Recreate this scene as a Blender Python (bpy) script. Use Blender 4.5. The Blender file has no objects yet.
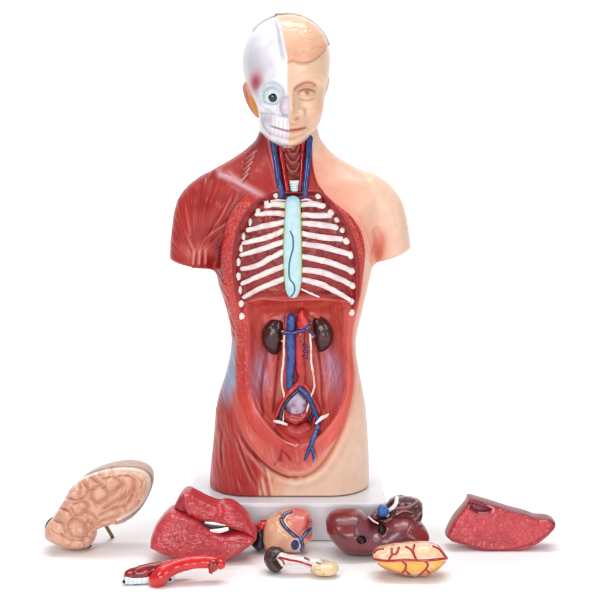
import bpy, math
import numpy as np

# ------------------------------------------------------------------ camera, world, lights
# 1 unit of modelling = 1 mm; S turns it into metres
S = 0.001
D, CZ, PY0 = 1200.0, 400.0, 120.0          # camera distance, height (mm), row of the horizon
sc = bpy.context.scene
cam_d = bpy.data.cameras.new("camera")
cam = bpy.data.objects.new("camera", cam_d)
sc.collection.objects.link(cam)
cam.location = (0, -D*S, CZ*S)
cam.rotation_euler = (math.radians(90), 0, 0)
cam_d.sensor_width = 36
cam_d.lens = 72
cam_d.shift_y = -0.3
cam_d.clip_start = 0.01
cam_d.clip_end = 100
sc.camera = cam

world = bpy.data.worlds.new("World"); sc.world = world
world.use_nodes = True
nt = world.node_tree
nt.nodes.clear()
wo = nt.nodes.new('ShaderNodeOutputWorld'); bg = nt.nodes.new('ShaderNodeBackground')
tc = nt.nodes.new('ShaderNodeTexCoord'); sep = nt.nodes.new('ShaderNodeSeparateXYZ')
rmp = nt.nodes.new('ShaderNodeValToRGB')
nt.links.new(tc.outputs['Generated'], sep.inputs[0])
nt.links.new(sep.outputs['Y'], rmp.inputs[0])
e = rmp.color_ramp.elements
e[0].position = 0.55; e[0].color = (0.22, 0.225, 0.235, 1)
e[1].position = 0.86; e[1].color = (1, 1, 1, 1)
nt.links.new(rmp.outputs[0], bg.inputs[0]); bg.inputs[1].default_value = 1.3
nt.links.new(bg.outputs[0], wo.inputs[0])

def area(name, loc, target, size, power, color=(1, 1, 1), sy=None):
    l = bpy.data.lights.new(name, 'AREA'); l.energy = power; l.color = color
    l.shape = 'RECTANGLE'; l.size = size; l.size_y = sy or size
    o = bpy.data.objects.new(name, l); sc.collection.objects.link(o)
    o.location = loc
    from mathutils import Vector
    o.rotation_euler = (Vector(target)-Vector(loc)).to_track_quat('-Z', 'Y').to_euler()
    return o
area("overhead_softbox", (0.0, -0.35, 2.5), (0, -0.1, 0), 2.2, 20.5, sy=1.6)
area("key_softbox", (-0.75, -1.25, 1.05), (0, 0, 0.2), 0.42, 6.2, (1, 0.985, 0.96), sy=0.7)
area("fill_softbox", (0.95, -1.2, 0.6), (0, 0, 0.15), 0.5, 4.2, (0.97, 0.985, 1), sy=0.8)
area("added_front_fill", (-0.15, -2.3, 0.34), (0, 0, 0.12), 1.0, 10.5, sy=0.45)  # added fill lamp that brightens the base plate's front
area("added_backdrop_fill", (0.0, 0.25, 1.9), (0, 1.1, 0.3), 1.8, 20, sy=0.5)  # added lamp that whitens the sweep behind the torso
sc.view_settings.view_transform = 'Standard'
sc.view_settings.look = 'None'
sc.view_settings.exposure = -0.03
sc.view_settings.gamma = 1.0

# ------------------------------------------------------------------ numpy helpers
F4 = np.float32
def smooth(a, b, x):
    t = np.clip((x-a)/(b-a), 0, 1); return t*t*(3-2*t)
def gauss(x, s): return np.exp(-(x/s)**2)
_rng = np.random.RandomState(7)
_tab = _rng.rand(64, 64, 64).astype(F4)
def vnoise(P, s, seed=0):
    """smooth value noise 0..1, P (N,3), s = feature size (scalar or 3)"""
    q = P/np.asarray(s, dtype=float) + seed*11.37 + 1000.0
    i = np.floor(q).astype(np.int64); f = q-i; f = f*f*(3-2*f)
    i &= 63; j = (i+1) & 63
    x0, y0, z0 = i.T; x1, y1, z1 = j.T
    fx, fy, fz = f.T
    def L(a, b, t): return a+(b-a)*t
    return L(L(L(_tab[x0, y0, z0], _tab[x1, y0, z0], fx), L(_tab[x0, y1, z0], _tab[x1, y1, z0], fx), fy),
             L(L(_tab[x0, y0, z1], _tab[x1, y0, z1], fx), L(_tab[x0, y1, z1], _tab[x1, y1, z1], fx), fy), fz)
def fbm(P, s, seed=0, o=3):
    a = 0; w = 0.5; t = 0
    for k in range(o):
        a = a+w*vnoise(P, np.asarray(s, dtype=float)/2**k, seed+k*3); t += w; w *= .5
    return a/t
def poly_sd(poly, X, Z):
    """signed distance to a polygon, positive inside"""
    p = np.asarray(poly, float); q = np.roll(p, -1, 0)
    d = np.full(X.shape, 1e9); ins = np.zeros(X.shape, bool)
    for (ax, az), (bx, bz) in zip(p, q):
        ex, ez = bx-ax, bz-az; L = ex*ex+ez*ez+1e-9
        t = np.clip(((X-ax)*ex+(Z-az)*ez)/L, 0, 1)
        d = np.minimum(d, (X-ax-t*ex)**2+(Z-az-t*ez)**2)
        c = ((az > Z) != (bz > Z))
        ins ^= c & (X < ex*(Z-az)/(ez if abs(ez) > 1e-9 else 1e-9)+ax)
    d = np.sqrt(d)
    return np.where(ins, d, -d)
def line_d(u, v, pts):
    """distance to an open polyline and the parameter 0..1 along it"""
    d = np.full(u.shape, 1e9); tt = np.zeros(u.shape); n = len(pts)-1
    for k in range(n):
        (ax, ay), (bx, by) = pts[k], pts[k+1]
        ex, ey = bx-ax, by-ay; L = ex*ex+ey*ey+1e-9
        t = np.clip(((u-ax)*ex+(v-ay)*ey)/L, 0, 1)
        dd = (u-ax-t*ex)**2+(v-ay-t*ey)**2
        m = dd < d; d = np.where(m, dd, d); tt = np.where(m, (k+t)/n, tt)
    return np.sqrt(d), tt
def crom(pts, n=8):
    """Catmull-Rom through pts"""
    p = np.asarray(pts, float)
    if len(p) < 3: 
        t = np.linspace(0, 1, n+1)[:, None]; return p[0]*(1-t)+p[-1]*t
    P = np.vstack([2*p[0]-p[1], p, 2*p[-1]-p[-2]]); out = []
    for k in range(1, len(P)-2):
        a, b, c, d = P[k-1:k+3]
        for t in np.linspace(0, 1, n, endpoint=False):
            out.append(.5*(2*b+(c-a)*t+(2*a-5*b+4*c-d)*t*t+(3*b-a-3*c+d)*t**3))
    out.append(p[-1]); return np.array(out)
def gl(u, v, pts, w, off=0., a=.15):
    d, t = line_d(u, v, curve2(pts, 4)); return gauss(d-off, w)*smooth(0, a, t)*smooth(1, 1-a, t)
def curve2(pts, n=6): return [tuple(q) for q in crom(pts, n)]
def at(px, py, y=0.0):
    k = (D+y)/D
    return np.array([(px-300)*k, y, CZ-(py-PY0)*k])
def to_px(P, y):
    k = (D+y)/D
    return 300+P[:, 0]/k, PY0+(CZ-P[:, 2])/k
def px_poly(poly, y): return [(at(a, b, y)[0], at(a, b, y)[2]) for a, b in poly]

def surfnets(F, org, h):
    Sg = F < 0
    c = np.zeros(tuple(n-1 for n in F.shape), np.uint8)
    offs = [(i, j, k) for i in (0, 1) for j in (0, 1) for k in (0, 1)]
    X, Y, Z = F.shape
    for i, j, k in offs: c += Sg[i:X-1+i, j:Y-1+j, k:Z-1+k]
    idx = np.argwhere((c > 0) & (c < 8))
    ids = np.full(c.shape, -1, np.int32)
    ids[tuple(idx.T)] = np.arange(len(idx))
    acc = np.zeros((len(idx), 3)); n = np.zeros(len(idx))
    val = {o: F[idx[:, 0]+o[0], idx[:, 1]+o[1], idx[:, 2]+o[2]].astype(float) for o in offs}
    for a in offs:
        for ax in range(3):
            if a[ax] == 0:
                b = list(a); b[ax] = 1; b = tuple(b)
                va, vb = val[a], val[b]; m = (va < 0) != (vb < 0)
                t = np.where(m, va/np.where(m, va-vb, 1), 0)
                p = np.array(a, float)[None].repeat(len(idx), 0); p[:, ax] = t
                acc += p*m[:, None]; n += m
    V = np.asarray(org)+h*(idx+acc/n[:, None])
    Q = []
    for ax in range(3):
        o1, o2 = (ax+1) % 3, (ax+2) % 3
        sl0 = [slice(1, None)]*3; sl1 = [slice(1, None)]*3
        sl0 = [slice(1, -1)]*3; sl0[ax] = slice(0, -1)
        sl1 = [slice(1, -1)]*3; sl1[ax] = slice(1, None)
        A, B = Sg[tuple(sl0)], Sg[tuple(sl1)]
        e = np.argwhere(A != B); ins = A[tuple(e.T)]
        base = e.copy(); base[:, o1] += 1; base[:, o2] += 1
        def cell(d1, d2):
            q = base.copy(); q[:, o1] -= d1; q[:, o2] -= d2; return ids[tuple(q.T)]
        q = np.stack([cell(1, 1), cell(0, 1), cell(0, 0), cell(1, 0)], 1)
        q[~ins] = q[~ins][:, ::-1]
        Q.append(q)
    Q = np.vstack(Q); Q = Q[(Q >= 0).all(1)]
    return V, Q
def edges_of(Q):
    E = np.vstack([Q[:, [0, 1]], Q[:, [1, 2]], Q[:, [2, 3]], Q[:, [3, 0]]])
    return np.sort(E, 1)
def relax(V, Q, it=2, w=(.5, -.52)):
    E = edges_of(Q); key = E[:, 0].astype(np.int64)*len(V)+E[:, 1]
    E = E[np.unique(key, return_index=True)[1]]
    n = len(V); deg = np.bincount(E.ravel(), minlength=n)
    for _ in range(it):
        for lam in w:
            M = np.stack([np.bincount(E[:, 0], V[E[:, 1], k], n)+np.bincount(E[:, 1], V[E[:, 0], k], n) for k in range(3)], 1)
            V = V+lam*(M/np.maximum(deg, 1)[:, None]-V)
    return V
def subdiv(V, Q):
    E = edges_of(Q); n = len(V)
    key = E[:, 0].astype(np.int64)*n+E[:, 1]
    uq, first, inv = np.unique(key, return_index=True, return_inverse=True)
    inv = inv.reshape(4, len(Q))
    em = (V[E[first, 0]]+V[E[first, 1]])/2; fm = V[Q].mean(1)
    V2 = np.vstack([V, em, fm]); e0 = n+inv; f0 = n+len(em)+np.arange(len(Q))
    out = [np.stack([Q[:, i], e0[i], f0, e0[(i+3) % 4]], 1) for i in range(4)]
    V2 = relax(V2, np.vstack(out), 1)
    return V2, np.vstack(out)
def normals(V, Q):
    n = np.cross(V[Q[:, 2]]-V[Q[:, 0]], V[Q[:, 3]]-V[Q[:, 1]])
    N = np.stack([sum(np.bincount(Q[:, c], n[:, k], len(V)) for c in range(4)) for k in range(3)], 1)
    return N/np.maximum(np.linalg.norm(N, axis=1), 1e-12)[:, None]

# ------------------------------------------------------------------ objects and materials
def srgb(c):
    c = np.clip(np.asarray(c, float)/255, 0, 1)
    return np.where(c <= .04045, c/12.92, ((c+.055)/1.055)**2.4)
class Paint:
    """pigment and some painted shade laid on vertices, mixed in display values"""
    def __init__(s, n, c): s.c = np.tile(np.asarray(c, float), (n, 1))
    def mix(s, c, m):
        m = np.clip(m, 0, 1)[:, None]; s.c = s.c*(1-m)+np.asarray(c, float)*m; return s
    def mul(s, f): s.c = s.c*f[:, None]; return s

_m = {}
def mat(name, color=None, rough=.3, bump=.15, bscale=900, coat=.3, var=.06, spec=.5, sss=0):
    if name in _m: return _m[name]
    m = bpy.data.materials.new(name); m.use_nodes = True; t = m.node_tree
    b = t.nodes['Principled BSDF']; L = t.links.new
    co = t.nodes.new('ShaderNodeTexCoord')
    if color is None:
        a = t.nodes.new('ShaderNodeAttribute'); a.attribute_name = 'Col'; src = a.outputs['Color']
    else:
        a = t.nodes.new('ShaderNodeRGB'); a.outputs[0].default_value = (*srgb(color), 1); src = a.outputs[0]
    nz = t.nodes.new('ShaderNodeTexNoise'); nz.inputs['Scale'].default_value = 130; nz.inputs['Detail'].default_value = 5
    L(co.outputs['Object'], nz.inputs['Vector'])
    mr = t.nodes.new('ShaderNodeMapRange'); mr.inputs['To Min'].default_value = 1-var*1.5; mr.inputs['To Max'].default_value = 1+var
    mr.inputs['From Min'].default_value = .2; mr.inputs['From Max'].default_value = .8
    L(nz.outputs['Fac'], mr.inputs['Value'])
    mx = t.nodes.new('ShaderNodeVectorMath'); mx.operation = 'SCALE'
    L(src, mx.inputs[0]); L(mr.outputs[0], mx.inputs['Scale']); L(mx.outputs[0], b.inputs['Base Color'])
    n2 = t.nodes.new('ShaderNodeTexNoise'); n2.inputs['Scale'].default_value = bscale; n2.inputs['Detail'].default_value = 3
    L(co.outputs['Object'], n2.inputs['Vector'])
    bp = t.nodes.new('ShaderNodeBump'); bp.inputs['Strength'].default_value = bump; bp.inputs['Distance'].default_value = .0006
    L(n2.outputs['Fac'], bp.inputs['Height']); L(bp.outputs[0], b.inputs['Normal'])
    r = t.nodes.new('ShaderNodeMapRange'); r.inputs['To Min'].default_value = rough*.75; r.inputs['To Max'].default_value = rough*1.3
    r.inputs['From Min'].default_value = .15; r.inputs['From Max'].default_value = .85
    L(nz.outputs['Fac'], r.inputs['Value']); L(r.outputs[0], b.inputs['Roughness'])
    b.inputs['Coat Weight'].default_value = coat; b.inputs['Coat Roughness'].default_value = .12
    b.inputs['Specular IOR Level'].default_value = spec
    if sss:
        b.inputs['Subsurface Weight'].default_value = sss; b.inputs['Subsurface Scale'].default_value = .003
        b.inputs['Subsurface Radius'].default_value = (1, .45, .3)
    _m[name] = m; return m

_loc = {}
def thing(name, label, cat, loc, group=None):
    o = bpy.data.objects.new(name, None); sc.collection.objects.link(o)
    o.empty_display_size = .02
    o.location = np.asarray(loc)*S; _loc[o.name] = np.asarray(loc, float)
    o['label'] = label; o['category'] = cat
    if group: o['group'] = group
    return o
def mesh_obj(name, V, Q, cols, m, parent=None, label=None, smooth_=True, tris=None):
    org = _loc[parent.name] if parent is not None else np.zeros(3)
    me = bpy.data.meshes.new(name)
    V = np.asarray(V, float); Q = np.asarray(Q, np.int64).reshape(-1, 4)
    Fs = [Q.ravel()]; starts = [np.arange(len(Q))*4]; tot = len(Q)*4; n = len(Q)
    if tris is not None and len(tris):
        T = np.asarray(tris); Fs.append(T.ravel()); starts.append(tot+np.arange(len(T))*3); n += len(T); tot += len(T)*3
    me.vertices.add(len(V)); me.vertices.foreach_set('co', ((V-org)*S).astype(F4).ravel())
    me.loops.add(tot); me.loops.foreach_set('vertex_index', np.concatenate(Fs).astype(np.int32))
    me.polygons.add(n); me.polygons.foreach_set('loop_start', np.concatenate(starts).astype(np.int32))
    me.update(calc_edges=True)
    if smooth_: me.polygons.foreach_set('use_smooth', np.ones(n, bool))
    if cols is not None:
        a = me.color_attributes.new('Col', 'FLOAT_COLOR', 'POINT')
        cols = np.asarray(cols, float)
        if cols.ndim == 1: cols = np.tile(cols, (len(V), 1))
        a.data.foreach_set('color', np.hstack([srgb(cols), np.ones((len(V), 1))]).astype(F4).ravel())
    me.materials.append(m); me.validate()
    o = bpy.data.objects.new(name, me); sc.collection.objects.link(o)
    if parent is not None: o.parent = parent; _loc[o.name] = org
    else: _loc[o.name] = org
    if label: o['label'] = label
    return o
def tube_geo(pts, rad, ns=14, n=6, flat=1.0, flatdir=(0, 1, 0), power=1.0, cap=True):
    """a swept tube with rounded ends; flat squeezes it along flatdir"""
    c = crom(pts, n); m = len(c)
    r = np.interp(np.linspace(0, 1, m), np.linspace(0, 1, len(np.atleast_1d(rad))), np.atleast_1d(rad)) if np.size(rad) > 1 else np.full(m, float(rad))
    T = np.gradient(c, axis=0); T /= np.linalg.norm(T, axis=1)[:, None]+1e-9
    if cap:
        for s in (0, -1):
            sg = -1 if s == 0 else 1; add = []
            for a in (.35, .7, .92): add.append((c[s]+sg*T[s]*r[s]*a, r[s]*math.sqrt(max(1-a*a, .02)), T[s]))
            if s == 0:
                add = add[::-1]
                c = np.vstack([[x[0] for x in add], c]); r = np.r_[[x[1] for x in add], r]; T = np.vstack([[x[2] for x in add], T])
            else:
                c = np.vstack([c, [x[0] for x in add]]); r = np.r_[r, [x[1] for x in add]]; T = np.vstack([T, [x[2] for x in add]])
    fd = np.asarray(flatdir, float)
    B = fd-(T@fd)[:, None]*T; nb = np.linalg.norm(B, axis=1); 
    B[nb < .05] = np.array([1., 0, 0]); B /= np.linalg.norm(B, axis=1)[:, None]
    A = np.cross(T, B)
    th = np.linspace(0, 2*np.pi, ns, endpoint=False)
    V = (c[:, None]+r[:, None, None]*(np.cos(th)[None, :, None]*A[:, None]+flat*np.sin(th)[None, :, None]*B[:, None])).reshape(-1, 3)
    m = len(c); i = np.arange(m-1)[:, None]*ns; j = np.arange(ns)[None]; k = (j+1) % ns
    Q = np.stack([i+j, i+k, i+ns+k, i+ns+j], -1).reshape(-1, 4)
    V = np.vstack([V, c[0], c[-1]]); a, b = len(V)-2, len(V)-1; jj = np.arange(ns); kk = (jj+1) % ns
    tr = np.vstack([np.stack([np.full(ns, a), kk, jj], 1), np.stack([np.full(ns, b), (m-1)*ns+jj, (m-1)*ns+kk], 1)])
    return V, Q, tr
def tube(name, pts, rad, col, m, parent, label=None, paint=None, wob=0, **k):
    V, Q, tr = tube_geo(pts, rad, **k)
    if wob: V = V+(np.stack([vnoise(V, 3, s) for s in (1, 2, 3)], 1)-.5)*wob
    c = paint(V) if paint else (None if col is None else np.asarray(col, float))
    return mesh_obj(name, V, Q, c, m, parent, label, tris=tr)
def sdf_obj(name, f, lo, hi, h, paint, m, parent=None, disp=None, sub=1, label=None, it=2):
    lo = np.asarray(lo, float); hi = np.asarray(hi, float)
    ax = [np.arange(lo[k], hi[k]+h, h) for k in range(3)]
    X, Y, Z = np.meshgrid(*[a.astype(F4) for a in ax], indexing='ij', sparse=True)
    F = np.broadcast_to(f(X, Y, Z), tuple(len(a) for a in ax)).astype(F4)
    V, Q = surfnets(F, lo, h); V = relax(V, Q, it)
    for _ in range(sub): V, Q = subdiv(V, Q)
    N = normals(V, Q)
    if disp is not None:
        V = V+N*disp(V, N)[:, None]; N = normals(V, Q)
    cols = paint(V, N)
    return mesh_obj(name, V, Q, cols.c if isinstance(cols, Paint) else cols, m, parent, label)
def smin(a, b, k):
    h = np.clip(.5+.5*(b-a)/k, 0, 1); return b+(a-b)*h-k*h*(1-h)
def smax(a, b, k): return -smin(-a, -b, k)
def ell(X, Y, Z, c, r, p=2.0):
    q = np.abs((X-c[0])/r[0])**p+np.abs((Y-c[1])/r[1])**p+np.abs((Z-c[2])/r[2])**p
    return (q**(1/p)-1)*min(r)
def inflate(name, poly, Y0, Tf, Tb, R, paint, m, parent, h=.8, disp=None, lean=0., slant=0., sub=1, p=2., floor=True, label=None, extra=None, it=2):
    """a solid whose outline, seen from the front, follows the polygon"""
    P = px_poly(poly, Y0); xs = [a for a, _ in P]; zs = [b for _, b in P]
    z0 = min(zs); x0 = sum(xs)/len(xs)
    lo = (min(xs)-4, Y0-Tf-abs(lean)*(max(zs)-z0)-abs(slant)*(max(xs)-min(xs))/2-4, max(min(zs)-4, -2))
    hi = (max(xs)+4, Y0+Tb+abs(lean)*(max(zs)-z0)+abs(slant)*(max(xs)-min(xs))/2+4, max(zs)+4)
    def f(X, Yv, Z):
        d = poly_sd(P, *np.broadcast_arrays(X[:, 0, :].astype(float), Z[:, 0, :].astype(float)))[:, None, :]
        s = 1-np.minimum(d, R)/R
        yc = Y0+lean*(Z-z0)+slant*(X-x0)
        y = Yv-yc
        q = np.where(y < 0, -y/Tf, y/Tb)
        F = ((np.abs(s)**p+np.abs(q)**p)**(1/p)-1)*min(R, Tf)*.6
        if extra: F = extra(F, X, Yv, Z)
        if floor: F = np.maximum(F, .4-Z)
        return F
    return sdf_obj(name, f, lo, hi, h, paint, m, parent, disp, sub, label, it)

# ------------------------------------------------------------------ setting: one white sheet
fm = mat('white_sweep', (250, 250, 250), rough=.6, bump=.02, coat=0, var=.005, spec=.2)
prof = [(-2500, 0), (0, 0), (700, 0)]+[(700+450*math.sin(a), 450-450*math.cos(a)) for a in np.linspace(.08, math.pi/2, 18)]+[(1150, 1700)]
V = np.array([[x_, y_, z_] for y_, z_ in prof for x_ in (-1500, 1500)], float)
fl = mesh_obj('floor', V, [[2*k, 2*k+1, 2*k+3, 2*k+2] for k in range(len(prof)-1)], None, fm); fl['kind'] = 'structure'

PVC = mat('painted_pvc', rough=.36, bump=.10, bscale=700, coat=.12, var=.05, spec=.4)
GLOSS = mat('glossy_paint', rough=.22, bump=.10, bscale=600, coat=.6, var=.06)
BONE = mat('bone_paint', rough=.36, bump=.16, bscale=500, coat=.2, var=.04)
SKULL = mat('skull_paint', rough=.34, bump=.05, bscale=400, coat=.25, var=.02)

# ------------------------------------------------------------------ the torso
torso = thing('anatomy_torso', 'tall human torso model with half skull face, ribs and open belly on white base plate',
              'anatomical model', (0, 0, 0))
# base plate: rounded slab, built from its real section
def base_f(X, Y, Z):
    x, y, z = X-at(287, 0)[0], Y-2, Z-18
    hx, hy, hz, r = 96, 63, 18, 4
    qx, qy, qz = np.abs(x)-hx+r, np.abs(y)-hy+r, np.abs(z)-hz+r
    # rounded vertical corners
    c = 7.0
    qx2, qy2 = np.abs(x)-hx+c, np.abs(y)-hy+c
    d2 = np.sqrt(np.maximum(qx2, 0)**2+np.maximum(qy2, 0)**2)+np.minimum(np.maximum(qx2, qy2), 0)-c
    a, b = d2+2.2, np.abs(z)-hz+2.2
    return np.sqrt(np.maximum(a, 0)**2+np.maximum(b, 0)**2)+np.minimum(np.maximum(a, b), 0)-2.2
WHITE = mat('white_plastic', (236, 234, 240), rough=.3, bump=.03, bscale=300, coat=.15, var=.0)
sdf_obj('base_plate', base_f, (-116, -66, -2), (90, 70, 40), 1.5, lambda V, N: np.array([247., 243, 249]), WHITE, torso, sub=0)

Lt = [(262, 90), (262, 125), (256, 140), (245, 150), (230, 160), (212, 170), (200, 178), (191, 188), (188, 205), (192, 225), (203, 245), (214, 261),
      (216, 270), (219, 285), (225, 303), (230, 322), (232, 340), (230, 357), (225, 376), (219.5, 392), (216, 408), (214.5, 430), (213, 445), (211, 465), (209.5, 484), (209, 560)]
Rt = [(371, 560), (369, 484), (369, 465), (367.5, 430), (365.5, 405), (362.5, 388), (359.5, 373), (356.5, 356), (355.5, 342), (357, 332), (360, 320), (364, 302),
      (369.5, 279), (373.5, 261), (381, 245), (389, 225), (392, 205), (387, 186), (372, 174), (355, 167), (340, 159), (328, 149), (320, 138), (317, 125), (317, 90)]
P_T = px_poly(Lt+Rt, 0)
P_L = px_poly([(206, 176), (192, 183), (183, 191), (177.5, 200), (174, 212), (172, 228), (170.5, 243), (170, 256), (170, 320), (213, 320), (213.5, 262), (218, 240), (224, 215), (220, 190)], 0)
P_R = px_poly([(370, 173), (384, 180.5), (395, 190), (402, 201), (406.5, 217), (409, 233), (411, 248), (412, 320), (374, 320), (375, 262), (371, 240), (364, 215), (360, 185)], 0)
z_of = lambda py: CZ-(py-PY0)
hB = 1.25
gx = np.arange(-140, 122, hB); gz = np.arange(z_of(486)-14, z_of(118), hB)
GX, GZ = np.meshgrid(gx, gz, indexing='ij'); PYg = PY0+(CZ-GZ)
def blur(A, s):
    n = int(3*s); k = np.exp(-(np.arange(-n, n+1)/s)**2/2); k /= k.sum()
    for ax in (0, 1):
        A = np.apply_along_axis(lambda r: np.convolve(np.pad(r, n, 'edge'), k, 'valid'), ax, A)
    return A
Rz = np.interp(PYg, [118, 150, 175, 200, 250, 340, 430, 490], [27, 27, 34, 42, 46, 44, 46, 40])
T0 = np.interp(PYg, [118, 150, 175, 200, 250, 300, 345, 430, 490], [27, 27, 33, 40, 44, 42, 39, 42, 43])
sT = 1-np.minimum(poly_sd(P_T, GX, GZ), Rz)/Rz
sT = blur(sT, 1.6)
aL = blur(1-np.minimum(poly_sd(P_L, GX, GZ), 22)/22, 1.2)
aR = blur(1-np.minimum(poly_sd(P_R, GX, GZ), 22)/22, 1.2)
side = smooth(62, 100, np.abs(GX+9))*smooth(300, 255, PYg)
T0 = T0*(1-.22*side)
KF = (D-38)/D                                # the front surface lies about 38 mm before the axis
def fpx(x, z): return 300+x/KF, PY0+(CZ-z)/KF
def kpoly(poly): return [((a-300)*KF, CZ-(b-PY0)*KF) for a, b in poly]
CAV = curve2([(246, 301), (246, 318), (247.5, 340), (247.5, 365), (248.5, 385), (252, 401), (260, 416), (269, 428), (281, 438), (293, 442.5), (304, 442), (316, 438),
       (327, 428), (337, 415), (344, 401), (347.5, 385), (347.5, 365), (346, 345), (347.5, 330), (347.5, 312), (347, 301), (320, 299), (296, 299), (270, 299)], 3)
CHEST = curve2([(293, 191), (276, 191), (262, 198), (251, 208), (242, 222), (236, 240), (233.5, 262), (235, 285), (239, 306), (241, 318), (246, 306), (262, 297.5), (283, 298.5), (320, 297.5), (347, 302),
         (352, 314), (357, 305), (358.5, 288), (358, 265), (354, 243), (346, 224), (334, 207), (320, 192), (306, 191)], 3)
NECK = [(272, 130), (274, 160), (281, 194), (306, 194), (308, 160), (312, 130)]
dcav = poly_sd(kpoly(CAV), GX, GZ); dch = poly_sd(kpoly(CHEST), GX, GZ); dnk = poly_sd(kpoly(NECK), GX, GZ)
Dm = np.interp(PYg, [290, 330, 380, 420, 445], [22, 27, 28, 26, 18])
lat = np.clip(np.abs(GX+5)/50, 0, 1.2)
depth = 8*smooth(0, 6, dch)+3*smooth(.35, 1.0, lat)*smooth(0, 14, dch)
depth = np.maximum(depth, Dm*smooth(-1, 19, dcav)**.8)
depth = np.maximum(depth, 7*smooth(0, 5, dnk))
depth = blur(depth, .7)
cutm = np.maximum.reduce([dcav, dch, dnk]) > -3
yfront_s = -T0*np.sqrt(np.clip(1-sT**2, 0.02, 1))
YC = np.where(cutm, yfront_s+depth, -90.)
# spine, psoas and bladder rise from the back of the belly
U1, V1 = 300+GX/.992, PY0+(CZ-GZ)/.992
floorb = 9*gauss(U1-295, 12)*smooth(305, 330, V1)*smooth(440, 400, V1)+5*gauss(np.abs(U1-296)-24, 7)*smooth(345, 365, V1)*smooth(435, 400, V1)
floorb += 5*gauss(U1-295, 13)*gauss(V1-429, 11)
YC -= floorb*smooth(2, 16, dcav)
def bil(A, x, z):
    fx = np.clip((x-gx[0])/hB, 0, len(gx)-1.001); fz = np.clip((z-gz[0])/hB, 0, len(gz)-1.001)
    i, k = np.floor(fx).astype(int), np.floor(fz).astype(int); a, b = fx-i, fz-k
    return A[i, k]*(1-a)*(1-b)+A[i+1, k]*a*(1-b)+A[i, k+1]*(1-a)*b+A[i+1, k+1]*a*b
YS = np.maximum(YC, yfront_s)
def on(px, py, lift=0.):
    """the point of the torso's front surface seen at this place of the drawing"""
    y = -30.
    for _ in range(6):
        p = at(px, py, y); y = float(bil(YS, p[0], p[2]))
    return at(px, py, y-lift)

def cutplane(X, Z, a, b):
    (ax, az), (bx, bz) = px_poly([a, b], 0)
    return az+(bz-az)*(X-ax)/(bx-ax)-Z
def body_f(X, Y, Z):
    s, t = sT[:, None, :], T0[:, None, :]
    F = (np.sqrt(s**2+(Y/t)**2)-1)*34
    L = (np.sqrt(aL[:, None, :]**2+((Y-1)/27)**2)-1)*20
    L = smax(L, cutplane(X, Z, (172, 259.5), (212, 268.5)), 3)
    Rr = (np.sqrt(aR[:, None, :]**2+((Y-1)/27)**2)-1)*20
    Rr = smax(Rr, cutplane(X, Z, (373, 263), (411, 248)), 3)
    F = smin(smin(F, L, 7), Rr, 7)
    F = smax(F, (YC[:, None, :]-Y)*.8, .8)
    return smax(F, 37-Z, 2)
def arc_noise(u, v, cu, cv, n, seed=0, rs=60):
    th = np.arctan2(v-cv, u-cu); r = np.hypot(u-cu, v-cv)
    return vnoise(np.stack([th*n, r/rs, np.zeros_like(th)], 1), 1, seed)
def dir_noise(u, v, ang, w, l, seed=0):
    a = math.radians(ang); p = u*math.cos(a)+v*math.sin(a); q = -u*math.sin(a)+v*math.cos(a)
    return vnoise(np.stack([p/l, q/w, np.zeros_like(p)], 1), 1, seed)
SKB = curve2([(311, 120), (311, 143), (312, 160), (314, 172), (317, 183), (323, 192), (335, 203), (350, 215), (359, 227), (364, 242), (365.5, 258), (363.5, 278), (361, 297), (357, 315), (353.5, 333),
       (353, 355), (354.5, 375), (354, 392), (350, 409), (344, 425), (338, 438), (332, 448.5), (325, 459.5), (316, 469.5), (307, 474.5), (297, 477), (288, 479), (283, 500)], 3)
SKP = SKB+[(480, 560), (480, 60), (311, 60)]
GRV_L = curve2([(230, 392), (232, 408), (236, 425), (242, 438), (250, 449), (264, 463), (275, 471), (286, 475.5), (296, 476.8)], 4)
GRV_R = curve2([(357, 388), (352.5, 408), (346, 424), (341, 435), (334, 447), (327, 458), (317, 469.5), (307, 475), (296, 476.8)], 4)
def body_fields(V, N):
    u, v = fpx(V[:, 0], V[:, 2]); k1 = .992
    ui, vi = 300+V[:, 0]/k1, PY0+(CZ-V[:, 2])/k1
    fr = smooth(.0, .45, -N[:, 1])
    cav = bil(dcav, V[:, 0], V[:, 2]); ch = bil(dch, V[:, 0], V[:, 2]); nk = bil(dnk, V[:, 0], V[:, 2])
    dep = V[:, 1]-bil(yfront_s, V[:, 0], V[:, 2])
    inside = (V[:, 1] < 25)
    sk = poly_sd(SKP, u, v)
    sk = np.where(V[:, 1] > 8, np.clip(u-292, -9, 9), sk)
    return u, v, ui, vi, fr, cav, ch, nk, dep, inside, sk
DELT = [([(235, 188), (229, 201), (222, 215), (210, 234), (198, 247)], 1.6), ([(255, 205), (244, 212), (229, 221), (214, 232), (200, 244)], 1.4),
        ([(184, 232), (190, 246), (196, 254)], 1.2), ([(250, 212), (238, 224), (230, 236)], 1.0)]
THIGH = [([(233, 428), (240, 448), (249, 470), (260, 492)], 1.8), ([(250, 446), (256, 456), (265, 468), (276, 482)], 1.3), ([(283, 444), (281, 458), (286, 466)], .9),
         ([(281, 449), (288, 456), (292, 462)], .8), ([(222, 430), (220, 450), (222, 475)], .9), ([(276, 470), (272, 480), (268, 490)], .9)]
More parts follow.
